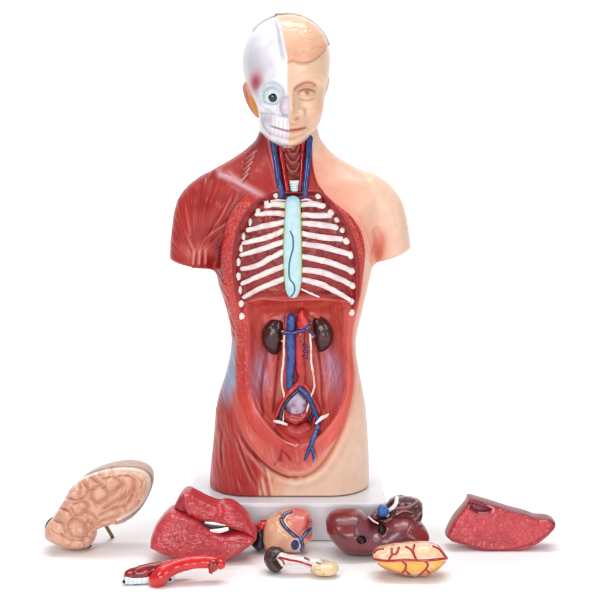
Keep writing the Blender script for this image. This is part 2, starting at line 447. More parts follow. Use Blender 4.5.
def body_disp(V, N):
    u, v, ui, vi, fr, cav, ch, nk, dep, ins, sk = body_fields(V, N)
    musc = smooth(1, -1, sk); out = smooth(-2, -5, np.maximum.reduce([cav, ch, nk])); h = np.zeros(len(V))
    # deltoid fibres fan towards their insertion
    dm = smooth(232, 218, u)*smooth(262, 250, v)*musc*fr
    h += dm*(1.5*(arc_noise(u, v, 194, 268, 26, 1, 30)-.5)+.7*(arc_noise(u, v, 194, 268, 60, 2, 22)-.5))
    for pts, a in DELT:
        h += musc*fr*a*.55*(gl(u, v, pts, 1.5, 0, .3)-.9*gl(u, v, pts, 2.4, 3.6, .3))
    for k in range(3):                                    # cut tendons at the arm stump
        d, t = line_d(u, v, [(194+k*5, 247), (192+k*6.2, 268)]); h += 1.1*gauss(d, 1.7)*smooth(0, .5, t)*musc*fr
    # side of the neck: bundles
    for k in range(5):
        d, t = line_d(u, v, curve2([(257-2*k, 150+5.5*k), (250-1.5*k, 156+5.5*k), (243-k, 163+5*k)], 3)); h += 1.0*gauss(d, 1.1)*smooth(0, .3, t)*smooth(1, .6, t)*musc*fr
    h += .9*(fbm(V, (3, 3, 5), 17)-.5)*gauss(u-250, 9)*gauss(v-162, 14)*musc*fr*2
    d, _ = line_d(u, v, curve2([(265, 128), (270, 150), (275, 172), (280, 192)], 4)); h += 1.6*gauss(d, 2.4)*musc*fr
    d, _ = line_d(u, v, curve2([(214, 174), (236, 182), (266, 198)], 4)); h += 2.2*gauss(d, 4)*fr
    d, _ = line_d(u, v, curve2([(320, 190), (345, 184), (378, 182)], 4)); h += 1.2*gauss(d, 6)*fr*(1-musc)
    # flank and thigh fibres
    fl_ = smooth(262, 275, v)*smooth(246, 238, u)*musc*fr*out
    h += fl_*1.0*(dir_noise(u, v, 68, 3.2, 26, 3)-.5)
    for k in range(5):                                    # saw-tooth slips on the flank
        d, _ = line_d(u, v, [(216+k*2.2, 275+13*k), (226+k*1.6, 286+13*k)]); h += -.9*gauss(d, 1.4)*musc*fr
    th = smooth(395, 415, v)*musc*fr*out
    h += th*(.6*(dir_noise(u, v, 80, 4.5, 60, 4)-.5)+.35*(dir_noise(u, v, 80, 1.2, 24, 5)-.5))
    for pts, a in THIGH:
        h += -a*gl(u, v, pts, 1.4, 0, .35)*fr
    # the rim round the opening, grainy cut edge
    rim = np.maximum(cav, ch); band = smooth(-13, -10, rim)*smooth(-.5, -2.5, rim)*smooth(190, 205, v)*smooth(445, 420, v)
    g = vnoise(V, 1.3, 8)
    grain = smooth(410, 380, v)*np.where(u > 300, smooth(275, 255, v), 1.)
    h += band*(.9+0.8*grain*(g-.45))*fr
    h += .8*gauss(rim+13, 1.2)*fr*smooth(190, 205, v)*smooth(300, 280, v)
    d, _ = line_d(u, v, curve2([(252, 393), (259, 411), (272, 427), (286, 439), (296, 443)], 4)); h += 1.6*gauss(d-1.5, 1.8)*fr
    for G in (GRV_L, GRV_R):
        d, t = line_d(u, v, G); t_ = smooth(.05, .45, t); h += (-2.2*gauss(d, 1.8)*t_+1.2*gauss(d-6, 4)*t_-1.0*gauss(d, 5)*(1-t_))*fr
    # armpit creases
    d, _ = line_d(u, v, curve2([(378, 232), (380, 245), (376, 262)], 4)); h += -4.0*gauss(d, 4)*fr
    d, _ = line_d(u, v, curve2([(222, 236), (216, 250), (214, 266)], 4)); h += -4.0*gauss(d, 3.5)*fr
    h += 2.6*gauss(u-212, 12)*gauss(v-207, 14)*musc*fr
    h += 2.5*gauss(u-345, 22)*gauss(v-235, 22)*fr*out
    # chest back wall
    chm = smooth(1, 4, ch)*smooth(2, -2, cav)
    h += chm*1.2*(vnoise(V, 4, 9)-.5)
    # diaphragm edge
    d, _ = line_d(u, v, curve2([(243, 304), (262, 298), (284, 300), (320, 298.5), (350, 303)], 4)); h += 1.5*gauss(d, 1.4)*fr
    # belly: fibres on the back wall, iliac hollows
    cm = smooth(2, 8, cav)*fr
    h += cm*.5*(dir_noise(ui, vi, 84, 2.6, 22, 10)-.5)+cm*.8*(vnoise(V, 9, 41)-.5)
    for pts in ([(280, 345), (277, 380), (274, 408)], [(267, 350), (262, 385), (264, 408)], [(318, 350), (322, 380), (322, 405)]):
        d, _ = line_d(ui, vi, curve2(pts, 4)); h += -1.3*gauss(d, 1.4)*cm
    for su, s_ in ((258, 1), (335, -1)):
        for k in range(5):
            d, _ = line_d(ui, vi, [(su+s_*(-5+4*k), 386-3*k+4*(k % 2)), (su+s_*(1+3.0*k), 354+4*k+3*(k % 3))]); h += .45*gauss(d, 1.2)*cm
    # larynx in the throat
    lm = smooth(1, 3, nk)*fr
    for k, (cy, w) in enumerate(((150, 6), (158, 7), (167, 6.5))):
        d, _ = line_d(ui, vi, curve2([(293-w, cy-4), (290, cy+3), (296, cy+3), (293+w, cy-4)], 4)); h += 1.5*gauss(d, 1.6)*lm
    return h
def body_paint(V, N):
    u, v, ui, vi, fr, cav, ch, nk, dep, ins, sk = body_fields(V, N)
    n1 = fbm(V, 22, 1); n2 = vnoise(V, 5, 2)
    P = Paint(len(V), (242, 204, 178))
    P.mix((247, 215, 195), smooth(.5, .8, n1)*.5)
    # airbrushed blush on the skin side
    front = smooth(14, -6, V[:, 1])
    P.mix((230, 132, 112), .7*np.exp(-np.clip(sk, 0, 99)/13)*smooth(300, 225, v)*smooth(150, 165, v)*front)
    P.mix((232, 146, 122), .42*gauss(u-340, 26)*gauss(v-190, 22)*front)
    P.mix((234, 158, 136), .35*gauss(u-324, 12)*smooth(190, 160, v)*front)
    P.mix((196, 72, 62), .8*gauss(u-379, 5)*gauss(v-252, 12)*front)
    P.mix((230, 140, 120), .4*gauss(u-382, 14)*gauss(v-245, 16)*front)
    P.mix((224, 120, 100), .85*np.exp(-np.clip(sk, 0, 99)/2.5)*smooth(265, 300, v)*smooth(480, 440, v)*front)
    P.mix((228, 150, 118), .4*np.exp(-np.clip(sk, 0, 99)/7)*smooth(265, 300, v)*smooth(480, 440, v)*front)
    # muscle side
    wd = .7+5*smooth(474, 480, v); mk = smooth(wd, -wd, sk)
    red = Paint(len(V), (172, 44, 38))
    red.mix((154, 30, 28), smooth(.45, .75, n1)*.7)
    red.mix((206, 78, 66), .55*smooth(.52, .85, arc_noise(u, v, 194, 268, 34, 1, 30))*smooth(232, 215, u)*smooth(262, 245, v)*smooth(200, 225, v))
    red.mix((224, 120, 104), .7*gauss(u-196, 15)*gauss(v-252, 8))
    for pts, a in DELT:
        d, t = line_d(u, v, curve2(pts, 4)); red.mix((222, 124, 112), .7*gl(u, v, pts, 1.1, 0, .3)); red.mix((132, 20, 22), .4*gl(u, v, pts, 1.8, 3.2, .3)*front)
    for k in range(3):
        d, _ = line_d(u, v, [(193+k*6, 250), (192+k*6, 265)]); red.mix((232, 156, 156), .7*gauss(d, 1.4)*smooth(249, 254, v)); red.mix((140, 24, 28), .4*gauss(d-2.8, .9)*smooth(249, 254, v))
    d, t = line_d(u, v, curve2([(212, 173), (236, 182), (266, 198)], 4)); red.mix((214, 172, 186), .9*gauss(d, 3.6)*smooth(0, .15, t)*front)
    for k in range(5):
        d, t = line_d(u, v, curve2([(257-2*k, 150+5.5*k), (250-1.5*k, 156+5.5*k), (243-k, 163+5*k)], 3)); red.mix((222, 156, 150), .95*gauss(d, .9)*smooth(0, .2, t)*smooth(1, .7, t)); red.mix((104, 18, 22), .75*gauss(d-2.5, .9)*smooth(0, .4, t)*smooth(1, .6, t))
    d, _ = line_d(u, v, curve2([(265, 128), (270, 150), (275, 172), (280, 192)], 4)); red.mix((226, 138, 136), .7*gauss(d+0, 1.6))  # highlight along the neck muscle's border, painted in pink
    red.mix((120, 30, 46), .7*gauss(u-258, 12)*smooth(170, 138, v))
    red.mix((104, 14, 18), .75*gauss(u-219, 5)*gauss(v-258, 20)*front)  # shade of the armpit groove painted into the muscle colour
    # flank grain, streaks
    fl_ = smooth(262, 280, v)*smooth(420, 380, v)
    red.mix((214, 104, 92), .5*fl_*smooth(.6, .8, dir_noise(u, v, 68, 2.6, 22, 3)))
    # blue grey sheet of tendon over the hip
    red.mix((164, 176, 200), .95*smooth(245, 232, u-2*(n2-.5))*smooth(332, 356, v)*smooth(424, 386, v+6*(n1-.5)))
    th = smooth(400, 430, v)
    red.mix((212, 98, 88), .55*th*smooth(.5, .8, dir_noise(u, v, 80, 1.6, 46, 5)))
    red.mix((188, 60, 56), .5*th)
    for pts, a in THIGH:
        d, t = line_d(u, v, curve2(pts, 4)); red.mix((120, 18, 22), .75*gl(u, v, pts, 1.2, 0, .35)); red.mix((224, 130, 116), .5*gl(u, v, pts, 1.2, 2.6, .35)*th)
    # pale fat between the thigh and the groin
    pale = poly_sd([(300, 473), (283, 468), (268, 456), (259, 445), (262, 470), (254, 510), (310, 510)], u+3*(n2-.5), v)
    red.mix((238, 188, 156), smooth(-6, 5, pale)*.95*front*smooth(.8, .35, dir_noise(u, v, 78, 2.4, 30, 12)*smooth(292, 270, u)))
    # flesh between the opening and the groin line
    red.mix((236, 170, 150), .7*front*gauss(u-291, 9)*gauss(v-461, 11)*smooth(.35, .7, dir_noise(u, v, 84, 2.2, 14, 50)))
    V_in = poly_sd(GRV_L+GRV_R[::-1]+[(357, 300), (233, 300)], u, v)
    fl2 = smooth(-.5, 2, V_in)*smooth(384, 400, v)*smooth(0, -1, cav)
    red.mix((214, 92, 80), .8*fl2); red.mix((226, 134, 112), .6*fl2*smooth(322, 345, u)); red.mix((170, 44, 44), .6*fl2*gauss(u-288, 14)*gauss(v-450, 9))
    red.mix((240, 178, 150), .8*fl2*gauss(V_in-4, 4)*smooth(300, 330, u+v-440))
    for pts in ([(283, 444), (281.5, 451), (280.5, 460)], [(282, 449), (287, 454), (291, 460)], [(281.5, 453), (278, 459), (275, 463)]):
        d, _ = line_d(u, v, pts); red.mix((140, 14, 22), .85*gauss(d, 1.0)*front)
    for k, (a_, b_) in enumerate(((272, 449), (296, 451), (303, 457), (311, 455), (318, 448))):
        d, _ = line_d(u, v, [(a_, b_-6), (a_+1.5, b_+8)]); red.mix((236, 150, 134), .4*gauss(d, 1.6)*front)
    d, t = line_d(u, v, GRV_L); red.mix((96, 20, 22), .75*gauss(d, 1.1)*front*smooth(.15, .5, t)); red.mix((236, 150, 136), .45*gauss(d-3, 1.4)*front*smooth(.15, .5, t))
    d, t = line_d(u, v, GRV_R); P.mix((196, 128, 92), .65*gauss(d, 1.2)*front*smooth(.05, .4, t))
    # rim band
    rim = np.maximum(cav, ch)
    band = smooth(-14, -11, rim)*smooth(.5, -1.2, rim)*smooth(190, 203, v)*smooth(470, 430, v)*front
    grain = smooth(410, 380, v)*np.where(u > 300, smooth(275, 255, v), 1.)
    g = vnoise(V, 1.3, 8)
    red.mix((204, 58, 52), .8*band); red.mix((232, 142, 122), .38*grain*band*smooth(.56, .8, g)*smooth(-13, -7, rim)); red.mix((140, 20, 26), .45*grain*band*smooth(.42, .25, g)*smooth(300, 285, v))
    red.mix((226, 98, 84), .8*band*smooth(300, 320, u)*smooth(300, 320, v))
    red.mix((124, 20, 24), .7*gauss(rim+13.5, .9)*smooth(190, 205, v)*smooth(300, 280, v)*front)
    red.mix((110, 14, 20), .8*gauss(rim+.6, 1.1)*smooth(190, 205, v)*smooth(306, 296, v)*front)
    red.mix((110, 14, 20), .7*gauss(rim+7.5, .6)*smooth(200, 210, v)*smooth(262, 246, v)*smooth(300, 310, u)*front)
    d, _ = line_d(u, v, curve2([(252, 390), (256, 405), (263, 416), (272, 427), (284, 437), (296, 443)], 4)); red.mix((246, 176, 164), .8*gauss(d-1.8, 1.3)*front)  # pink highlight on the cavity's lower rim, painted into the colour
    # inside the chest
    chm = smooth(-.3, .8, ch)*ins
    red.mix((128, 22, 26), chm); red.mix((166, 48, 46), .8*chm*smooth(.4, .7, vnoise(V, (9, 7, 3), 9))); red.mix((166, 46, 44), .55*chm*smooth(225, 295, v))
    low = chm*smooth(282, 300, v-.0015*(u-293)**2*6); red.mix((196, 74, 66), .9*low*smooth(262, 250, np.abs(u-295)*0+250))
    d, _ = line_d(u, v, curve2([(243, 304), (262, 298), (284, 300), (320, 298.5), (350, 303)], 4)); red.mix((226, 112, 100), .8*gauss(d, 1.5)*front)
    # inside the belly
    cm = smooth(-.2, 1.2, cav)*ins
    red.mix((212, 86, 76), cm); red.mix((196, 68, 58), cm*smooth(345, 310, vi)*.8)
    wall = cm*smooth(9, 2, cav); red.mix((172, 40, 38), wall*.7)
    st = dir_noise(ui, vi, 84, 1.5, 26, 10)
    red.mix((222, 120, 108), .3*cm*smooth(.58, .85, st)); red.mix((140, 34, 34), .28*cm*smooth(.4, .15, st)); red.mix((214, 106, 94), .45*cm*smooth(.45, .75, fbm(V, 14, 43)))
    for cu, s_ in ((261, 1), (333, -1)):
        pm = cm*gauss(ui-cu-s_*.12*(370-vi), 10)*gauss(vi-370, 22)
        red.mix((186, 142, 172), 1.05*pm*smooth(-.3, .6, dir_noise(ui, vi, 90-s_*20, 2.2, 20, 14)))
        for k in range(5):
            d, t = line_d(ui, vi, [(cu+s_*(-5+4*k), 386-3*k+4*(k % 2)), (cu+s_*(1+3.0*k), 354+4*k+3*(k % 3))]); red.mix((226, 196, 206), .55*cm*gauss(d, .7)*np.sin(t*3.14)*(vnoise(V, 5, k)))
    for pts in ([(280, 345), (277, 380), (274, 408)], [(267, 350), (262, 385), (264, 408)], [(318, 350), (322, 380), (322, 405)]):
        d, _ = line_d(ui, vi, curve2(pts, 4)); red.mix((120, 16, 20), .7*gauss(d, 1.2)*cm)
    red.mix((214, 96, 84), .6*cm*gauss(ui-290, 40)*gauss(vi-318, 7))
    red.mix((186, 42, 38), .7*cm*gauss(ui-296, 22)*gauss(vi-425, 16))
    d, _ = line_d(ui, vi, curve2([(276, 422), (286, 434), (300, 437), (314, 432), (320, 424)], 4)); red.mix((112, 14, 18), .75*cm*gauss(d, 1.5))
    # throat
    nm = smooth(-.3, .8, nk)*ins*smooth(200, 192, v)
    red.mix((158, 52, 48), nm); red.mix((110, 24, 26), nm*smooth(.5, .8, vnoise(V, 4, 20)))
    for k, (cy, w) in enumerate(((150, 6), (158, 7), (167, 6.5))):
        d, _ = line_d(ui, vi, curve2([(293-w, cy-4), (290, cy+3), (296, cy+3), (293+w, cy-4)], 4)); red.mix((204, 112, 100), .6*gauss(d, 1.2)*nm); red.mix((96, 20, 24), .8*gauss(d-2.6, 1.0)*nm)
    red.mix((70, 8, 14), gauss(ui-293, 9)*gauss(vi-195.5, 2.2)*(v < 200))
    d, _ = line_d(u, v, curve2([(311.5, 150), (312, 167), (316, 182), (323.5, 193)], 4)); red.mix((132, 20, 26), .9*gauss(d, .9)); P.mix((150, 30, 34), .9*gauss(d, .9))
    red.mix((96, 20, 30), .35*(V[:, 1] > 8))
    m = mk[:, None]; P.c = P.c*(1-m)+red.c*m
    return P
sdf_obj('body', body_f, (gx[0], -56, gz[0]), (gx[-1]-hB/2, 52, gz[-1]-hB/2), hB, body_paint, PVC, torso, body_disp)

# ------------------------------------------------------------------ the head
HC = at(286.5, 62, 4); YAW = math.radians(8); ROLL = math.radians(2.5)
cy_, sy_ = math.cos(YAW), math.sin(YAW); cr_, sr_ = math.cos(ROLL), math.sin(ROLL)
Rm = np.array([[cy_, -sy_, 0], [sy_, cy_, 0], [0, 0, 1]])@np.array([[cr_, 0, sr_], [0, 1, 0], [-sr_, 0, cr_]])
def head_w(p): return HC+np.asarray(p)@Rm.T
def head_l(V): return (V-HC)@Rm
def head_f(X, Y, Z):
    x, y, z = X-HC[0], Y-HC[1], Z-HC[2]
    x, y, z = (x*Rm[0, 0]+y*Rm[1, 0]+z*Rm[2, 0], x*Rm[0, 1]+y*Rm[1, 1]+z*Rm[2, 1], x*Rm[0, 2]+y*Rm[1, 2]+z*Rm[2, 2])
    a = ell(x, y, z, (0, 2, 0), (43.5, 52, 46.5), 2.15)
    b = ell(x, y, z, (1.5, -13, -38), (35.5, 35, 45), 2.2)
    c = ell(x, y, z, (0, -30, -66), (20, 21, 17), 2.3)
    n = ell(x, y, z, (0, 4, -80), (25, 25, 48))
    return smin(smin(smin(a, b, 12), c, 8), n, 6)
def smile(fx, z, x0, x1, zc, bend): return zc+bend*((np.abs(fx)-(x0+x1)/2)/((x1-x0)/2))**2
def head_fields(V, N):
    p = head_l(V); n = N@Rm
    fr = smooth(.05, .5, -n[:, 1]); x = p[:, 0]; w = 62-p[:, 2]      # w = row below the crown centre line
    mid = x-np.interp(w, [14, 18, 30, 47, 61, 82, 105, 126, 146], [-14, -13.5, -12, -9, -5.8, -4.2, -2.4, -1.4, -.5])
    return p, n, fr, x, w, mid
def side_m(a, p): return smooth(-.4, .4, a)
def face_rows(x, w):
    """rows of the face curve upwards towards the sides"""
    return w+3.6*(np.clip(np.abs(x), 0, 30)/16)**1.4*smooth(100, 116, w)
def lids(ax):
    c = np.sqrt(np.clip(1-((ax-16)/9.4)**2, 0, 1)); return 93.4-3.6*c-.06*(ax-16), 94.0+2.2*c-.06*(ax-16)
EDX, EDY = [0, 5, 10, 14, 19, 24, 28, 31, 35, 38, 44], [62.5, 64, 64.2, 63.4, 61.3, 58, 54.6, 51.4, 46.5, 43, 37]
def head_disp(V, N):
    p, n, fr, x, w, mid = head_fields(V, N)
    h = np.zeros(len(V)); sk = smooth(-.6, .6, mid); bo = 1-sk; ax = np.abs(x); q_ = face_rows(x, w)
    h += -4.2*gauss(ax-np.where(x > 0, 16.5, 19), 9.5)*gauss(w-92.5, 7.5)*fr
    # flesh side
    f = sk*fr; fx = np.where(sk > 0, np.maximum(x, -4), x)
    ridge = smooth(80, 114, w)*smooth(121, 116.5, q_)
    h += f*(15*ridge*gauss(x+1, 6.6)+5.6*gauss(ax-9.5, 4.0)*gauss(q_-114.5, 4.2)+2.5*gauss(x, 8)*gauss(w-86, 12))
    h += f*(-2.0*gauss(ax-6.5, 3.2)*gauss(q_-119.6, 1.6)-1.3*gauss(np.hypot((ax-14.5)/1.0, (q_-114.5)/1.6), 2.4))
    h += -1.3*f*gl(x, w, [(1.5, 94), (3.5, 89.5), (7.5, 86.2), (13, 84), (18, 83.4), (23, 85), (27, 88)], 1.4, 0, .12)
    br_ = 82.5-4.5*np.sin(np.clip((ax-3)/30, 0, 1)*3.0)
    h += f*3.0*gauss(w-br_, 4.5)*smooth(1, 9, ax)*smooth(37, 27, ax)
    h += f*4.4*gauss(ax-16, 8)*gauss(w-94, 5.2)
    eu, el = lids(ax); ef = smooth(10.4, 7.5, np.abs(ax-16))
    h += f*ef*(-.9*gauss(w-eu, 1.0)-.45*gauss(w-el, 1.0)-.7*gauss(w-eu+3.8, 1.5)+.8*gauss(w-eu+1.8, 1.2)-.4*gauss(w-el-3.4, 1.6)+.5*gauss(w-el-1.5, 1.2))
    h += f*2.8*gauss(ax-25, 9)*gauss(w-107, 9)-f*1.4*gauss(ax-19, 6)*gauss(w-123, 7)
    lw = np.sqrt(np.clip(1-(ax/17.5)**2, 0, 1))
    h += f*(3.4*lw*gauss(q_-(130.0-3.4*lw), 2.3)+4.0*lw*gauss(q_-(130.0+3.7*lw), 2.5)-2.4*smooth(18, 14, ax)*gauss(q_-130.0, 1.0)+2.5*gauss(x, 18)*gauss(q_-130, 9))
    h += f*(-1.2*gauss(x, 2.2)*gauss(q_-123, 2.5)-1.6*gauss(ax-17.5, 2.4)*gauss(q_-130, 2.6))
    h += f*(-2.2*gauss(q_-138.6, 2.0)*gauss(x, 11)+2.6*gauss(w-143, 4)*gauss(x, 11))
    edge = np.interp(ax, EDX, EDY)
    br = smooth(1.0, -1.0, w-edge)*sk
    nn = np.abs(fbm(V, (12, 22, 10), 37, 3)-.5)
    h += br*(1.5-.35*gauss(nn, .06)+1.8*(fbm(V, 14, 31, 2)-.5))*smooth(.2, .5, -n[:, 1]*1.4+.2)
    h += -.9*gauss(w-edge-1.6, 1.3)*sk*fr
    h += .9*gauss(mid+1.2, 1.3)*smooth(74, 62, w)*fr
    h += -1.3*gauss(mid+4.4, 1.8)*smooth(66, 50, w)*fr
    # skull side: no flesh on the cheek
    b = bo*fr; q = np.hypot((x+19)/1.05, w-95.5)
    h += bo*-5.5*gauss(w-116, 17)*smooth(20, 33, -x)*smooth(18, 2, p[:, 1])
    h += b*(-2.6*smooth(11.8, 9.4, q)+1.2*gauss(q-12.4, 2.0))
    nq = np.hypot((x+4.8)/5.4, (w-107)/8.8)
    h += b*(-3.6*smooth(1.15, .8, nq)+1.2*gauss(nq-1.25, .2)+6*gauss(x, 5)*smooth(84, 96, w)*smooth(101, 97, w))
    h += b*(2.8*gauss(w-(109.5+(ax-20)*-.35), 3)*smooth(12, 18, ax)*smooth(42, 32, ax))
    h += b*(-3.6*gauss(ax-23, 5.5)*gauss(w-120, 6.5))
    tm = smooth(20, 17.5, ax); col_ = np.abs(np.mod(ax+.4, 3.7)-1.85)/1.85
    h += b*tm*(2.4*smooth(118, 120, q_)*smooth(131, 129.6, q_)+2.4*smooth(131.2, 132.4, q_)*smooth(139, 136.5, q_)-.9*smooth(.75, 1, col_)*smooth(120, 122, q_)*smooth(138.5, 136.5, q_)-1.4*gauss(q_-131, .9))
    d, _ = line_d(x, w, [(-33, 108), (-29, 121), (-24, 131), (-15, 141)]); h += b*(2.6*gauss(d, 2.6)-1.6*gauss(d-5, 2.2)*smooth(-16, -22, x))
    h += b*-2.2*gauss(x+33, 6)*gauss(w-82, 12)
    h += b*1.6*gauss(w-143, 4)*gauss(x, 12)
    return h
def head_paint(V, N):
    p, n, fr, x, w, mid = head_fields(V, N); ax = np.abs(x); q_ = face_rows(x, w)
    n1 = fbm(V, 14, 5)
    P = Paint(len(V), (240, 200, 168)); P.mix((246, 210, 184), .5*smooth(.5, .75, n1))
    P.mix((228, 158, 130), .35*gauss(ax-28, 9)*gauss(w-108, 11)*fr)
    lw = np.sqrt(np.clip(1-(ax/17)**2, 0, 1))
    P.mix((230, 152, 128), .5*smooth(6.6*lw+.4, 4.2*lw-.4, np.abs(q_-130.3))*fr)
    P.mix((156, 92, 72), .75*smooth(17, 13, ax)*gauss(q_-130, .85)*fr)
    P.mix((190, 128, 100), .5*gauss(q_-139, 1.3)*gauss(x, 9)*fr)
    br_ = 84.5-4.5*np.sin(np.clip((ax-3)/30, 0, 1)*3.0)
    P.mix((186, 120, 90), 0*gauss(w-br_-4.0, 1.8)*smooth(4, 9, ax)*smooth(33, 24, ax)*fr)
    P.mix((218, 148, 116), .4*gauss(ax-15, 10)*gauss(w-89, 5)*fr)  # soft shadow under the brow painted into the skin colour
    eu, el = lids(ax); ef = smooth(10.4, 7.5, np.abs(ax-16))
    P.mix((164, 106, 82), .55*ef*gauss(w-eu-.3, 1.1)*fr); P.mix((196, 140, 116), .3*ef*gauss(w-el, .9)*fr); P.mix((200, 142, 114), .35*ef*gauss(w-el-3.6, 1.2)*fr)  # shading along the eyelids painted as lines
    cr_l = gl(x, w, [(1.5, 94), (3.5, 89.5), (7.5, 86.2), (13, 84), (18, 83.4), (23, 85), (27, 88)], 1.2, 0, .12)
    P.mix((176, 108, 80), .75*cr_l*fr); P.mix((150, 96, 74), .55*gl(x, w, [(6, 93.6), (10, 90.6), (15.5, 89.4), (21, 90.6), (25.5, 93)], .8)*fr)  # painted shade in the brow crease and upper lid
    P.mix((140, 92, 72), .5*smooth(3.2, 2.2, np.hypot(x-15.5, (w-93.2)*1.1))*smooth(-.6, .4, w-eu)*fr); P.mix((192, 132, 104), .4*gl(x, w, [(8, 99), (13, 101), (18, 100.8), (23, 98)], 1.1)*fr)
    P.mix((180, 118, 92), .4*gauss(ax-5.8, 1.8)*gauss(w-92.5, 4)*fr); P.mix((206, 136, 100), .45*gauss(x-1, 2)*smooth(88, 96, w)*smooth(119, 112, w)*fr)  # painted shading at the inner eye corner and along the nose ridge
    P.mix((190, 112, 86), .6*gauss(ax-6, 2.8)*gauss(q_-119.4, 1.2)*fr); P.mix((206, 142, 112), .4*gauss(ax-14.5, 1.3)*gauss(q_-114, 4)*fr)
    edge = np.interp(ax, EDX, EDY); br = smooth(.8, -.8, w-edge)
    P.mix((236, 172, 138), .55*br); P.mix((226, 156, 122), .4*br*gauss(w-edge+4, 6)); P.mix((168, 108, 82), .6*gauss(w-edge-.7, 1.0)*fr*smooth(46, 40, ax))  # patch colour, then a painted shade line below its raised edge
    nn = np.abs(fbm(V, (12, 22, 10), 37, 3)-.5); P.mix((216, 140, 104), .14*br*gauss(nn, .05))
    B = Paint(len(V), (240, 239, 244)); B.mix((218, 214, 226), .5*smooth(.45, .7, n1))
    B.mix((206, 206, 216), .6*smooth(28, 42, ax)*smooth(84, 60, w)); B.mix((214, 212, 218), .6*smooth(40, 18, w))  # grey shade of the skull's sides and crown painted into the bone
    tp = gauss((x+33)-.02*(w-80), 5.0)*gauss(w-84, 10)
    B.mix((170, 50, 66), .95*tp); B.mix((204, 188, 202), .5*gauss(x+34, 11)*gauss(w-70, 12))
    q = np.hypot((x+19)/1.05, w-95.5); B.mix((198, 206, 216), .5*gauss(q-11.0, 1.3)*fr); B.mix((220, 228, 234), .4*smooth(12, 9, q)*fr)  # soft socket shading painted round the eyeball
    B.mix((222, 190, 202), .6*gauss(x+6, 4)*gauss(w-106, 8)*fr); B.mix((168, 154, 170), .7*gauss(w-116.2, 1.3)*smooth(11, 8, ax)*fr)
    nq = np.hypot((x+4.8)/5.4, (w-107)/8.8); B.mix((186, 174, 192), .5*gauss(nq-1.05, .14)*fr)
    tm = smooth(20, 17, ax); col_ = np.abs(np.mod(ax+.4, 3.7)-1.85)/1.85
    B.mix((238, 235, 234), .5*tm*smooth(120, 122, q_)*smooth(139, 137, q_)*fr)
    B.mix((196, 110, 146), .7*gauss(q_-131, .9)*tm*fr*smooth(20, 6, ax)); B.mix((160, 146, 160), .6*gauss(q_-131, .8)*tm*fr*smooth(4, 14, ax)); B.mix((226, 190, 206), .5*gauss(q_-138, 3)*tm*fr)
    B.mix((192, 184, 198), .45*smooth(.75, 1, col_)*tm*smooth(120, 122, q_)*smooth(139, 137, q_)*fr); B.mix((198, 180, 194), .5*gauss(q_-119, 1.2)*tm*fr)
    B.mix((176, 170, 186), .65*gauss(ax-23, 4.5)*gauss(w-120, 5.5)*fr)  # hollow below the cheekbone shaded in the bone colour
    d, _ = line_d(x, w, curve2([(-32, 112), (-27, 114.5), (-21, 115)], 3)); B.mix((166, 160, 180), .6*gauss(d, 1.2)*fr)  # shading under the cheekbone's lower border, painted as a line
    d, _ = line_d(x, w, curve2([(-27, 119), (-23, 128), (-18, 135)], 3)); B.mix((170, 162, 180), .6*gauss(d, 1.3)*fr)
    B.mix((176, 44, 48), smooth(147, 151, w)*.9)
    m = smooth(.35, -.35, mid)
    m = np.where(p[:, 1] > 2, smooth(.35, -.35, x+14), m)[:, None]
    P.mix((222, 206, 204), .75*gauss(mid-.2, .9)*smooth(74, 64, w)*fr)
    P.c = P.c*(1-m)+B.c*m
    P.mix((170, 160, 180), .5*gauss(mid+4.2, 1.5)*smooth(66, 58, w)*smooth(22, 32, w)*fr)
    P.mix((160, 44, 44), smooth(141, 147, w)*smooth(-18, 0, p[:, 1]))
    return P
head = sdf_obj('head', head_f, (HC[0]-54, HC[1]-62, HC[2]-94), (HC[0]+54, HC[1]+62, HC[2]+54), .95, head_paint, SKULL, torso, head_disp)

def sphere_geo(c, r, nu=28, nv=16, rot=None):
    th = np.linspace(0, np.pi, nv+1); ph = np.linspace(0, 2*np.pi, nu, endpoint=False)
    # pole towards the camera
    X = np.sin(th)[:, None]*np.cos(ph)[None]; Z = np.sin(th)[:, None]*np.sin(ph)[None]; Y = -np.cos(th)[:, None]*np.ones(nu)[None]
    d = np.stack([X, Y, Z], -1).reshape(-1, 3); V = d*np.asarray(r)
    if rot is not None: V = V@np.asarray(rot).T
    i = np.arange(nv)[:, None]*nu; j = np.arange(nu)[None]; k = (j+1) % nu
    Q = np.stack([i+j, i+k, i+nu+k, i+nu+j], -1).reshape(-1, 4)
    return V+np.asarray(c), Q, d
# eyeball in the bare socket
ec = at(273.0, 96.2, -31.6)
V, Q, d = sphere_geo(ec, (10.4, 10.4, 10.4), 48, 60)
ang = np.degrees(np.arccos(np.clip(-d[:, 1]*.985+d[:, 0]*.0+.17*-d[:, 2], -1, 1)))
Pe = Paint(len(V), (216, 228, 232)); Pe.mix((188, 210, 216), smooth(42, 58, ang)*.8); Pe.mix((226, 234, 238), .8*gauss(ang-36, 7)); Pe.mix((10, 12, 14), smooth(25, 23, ang))
eye = mesh_obj('eyeball', V, Q, Pe.c, GLOSS, torso)
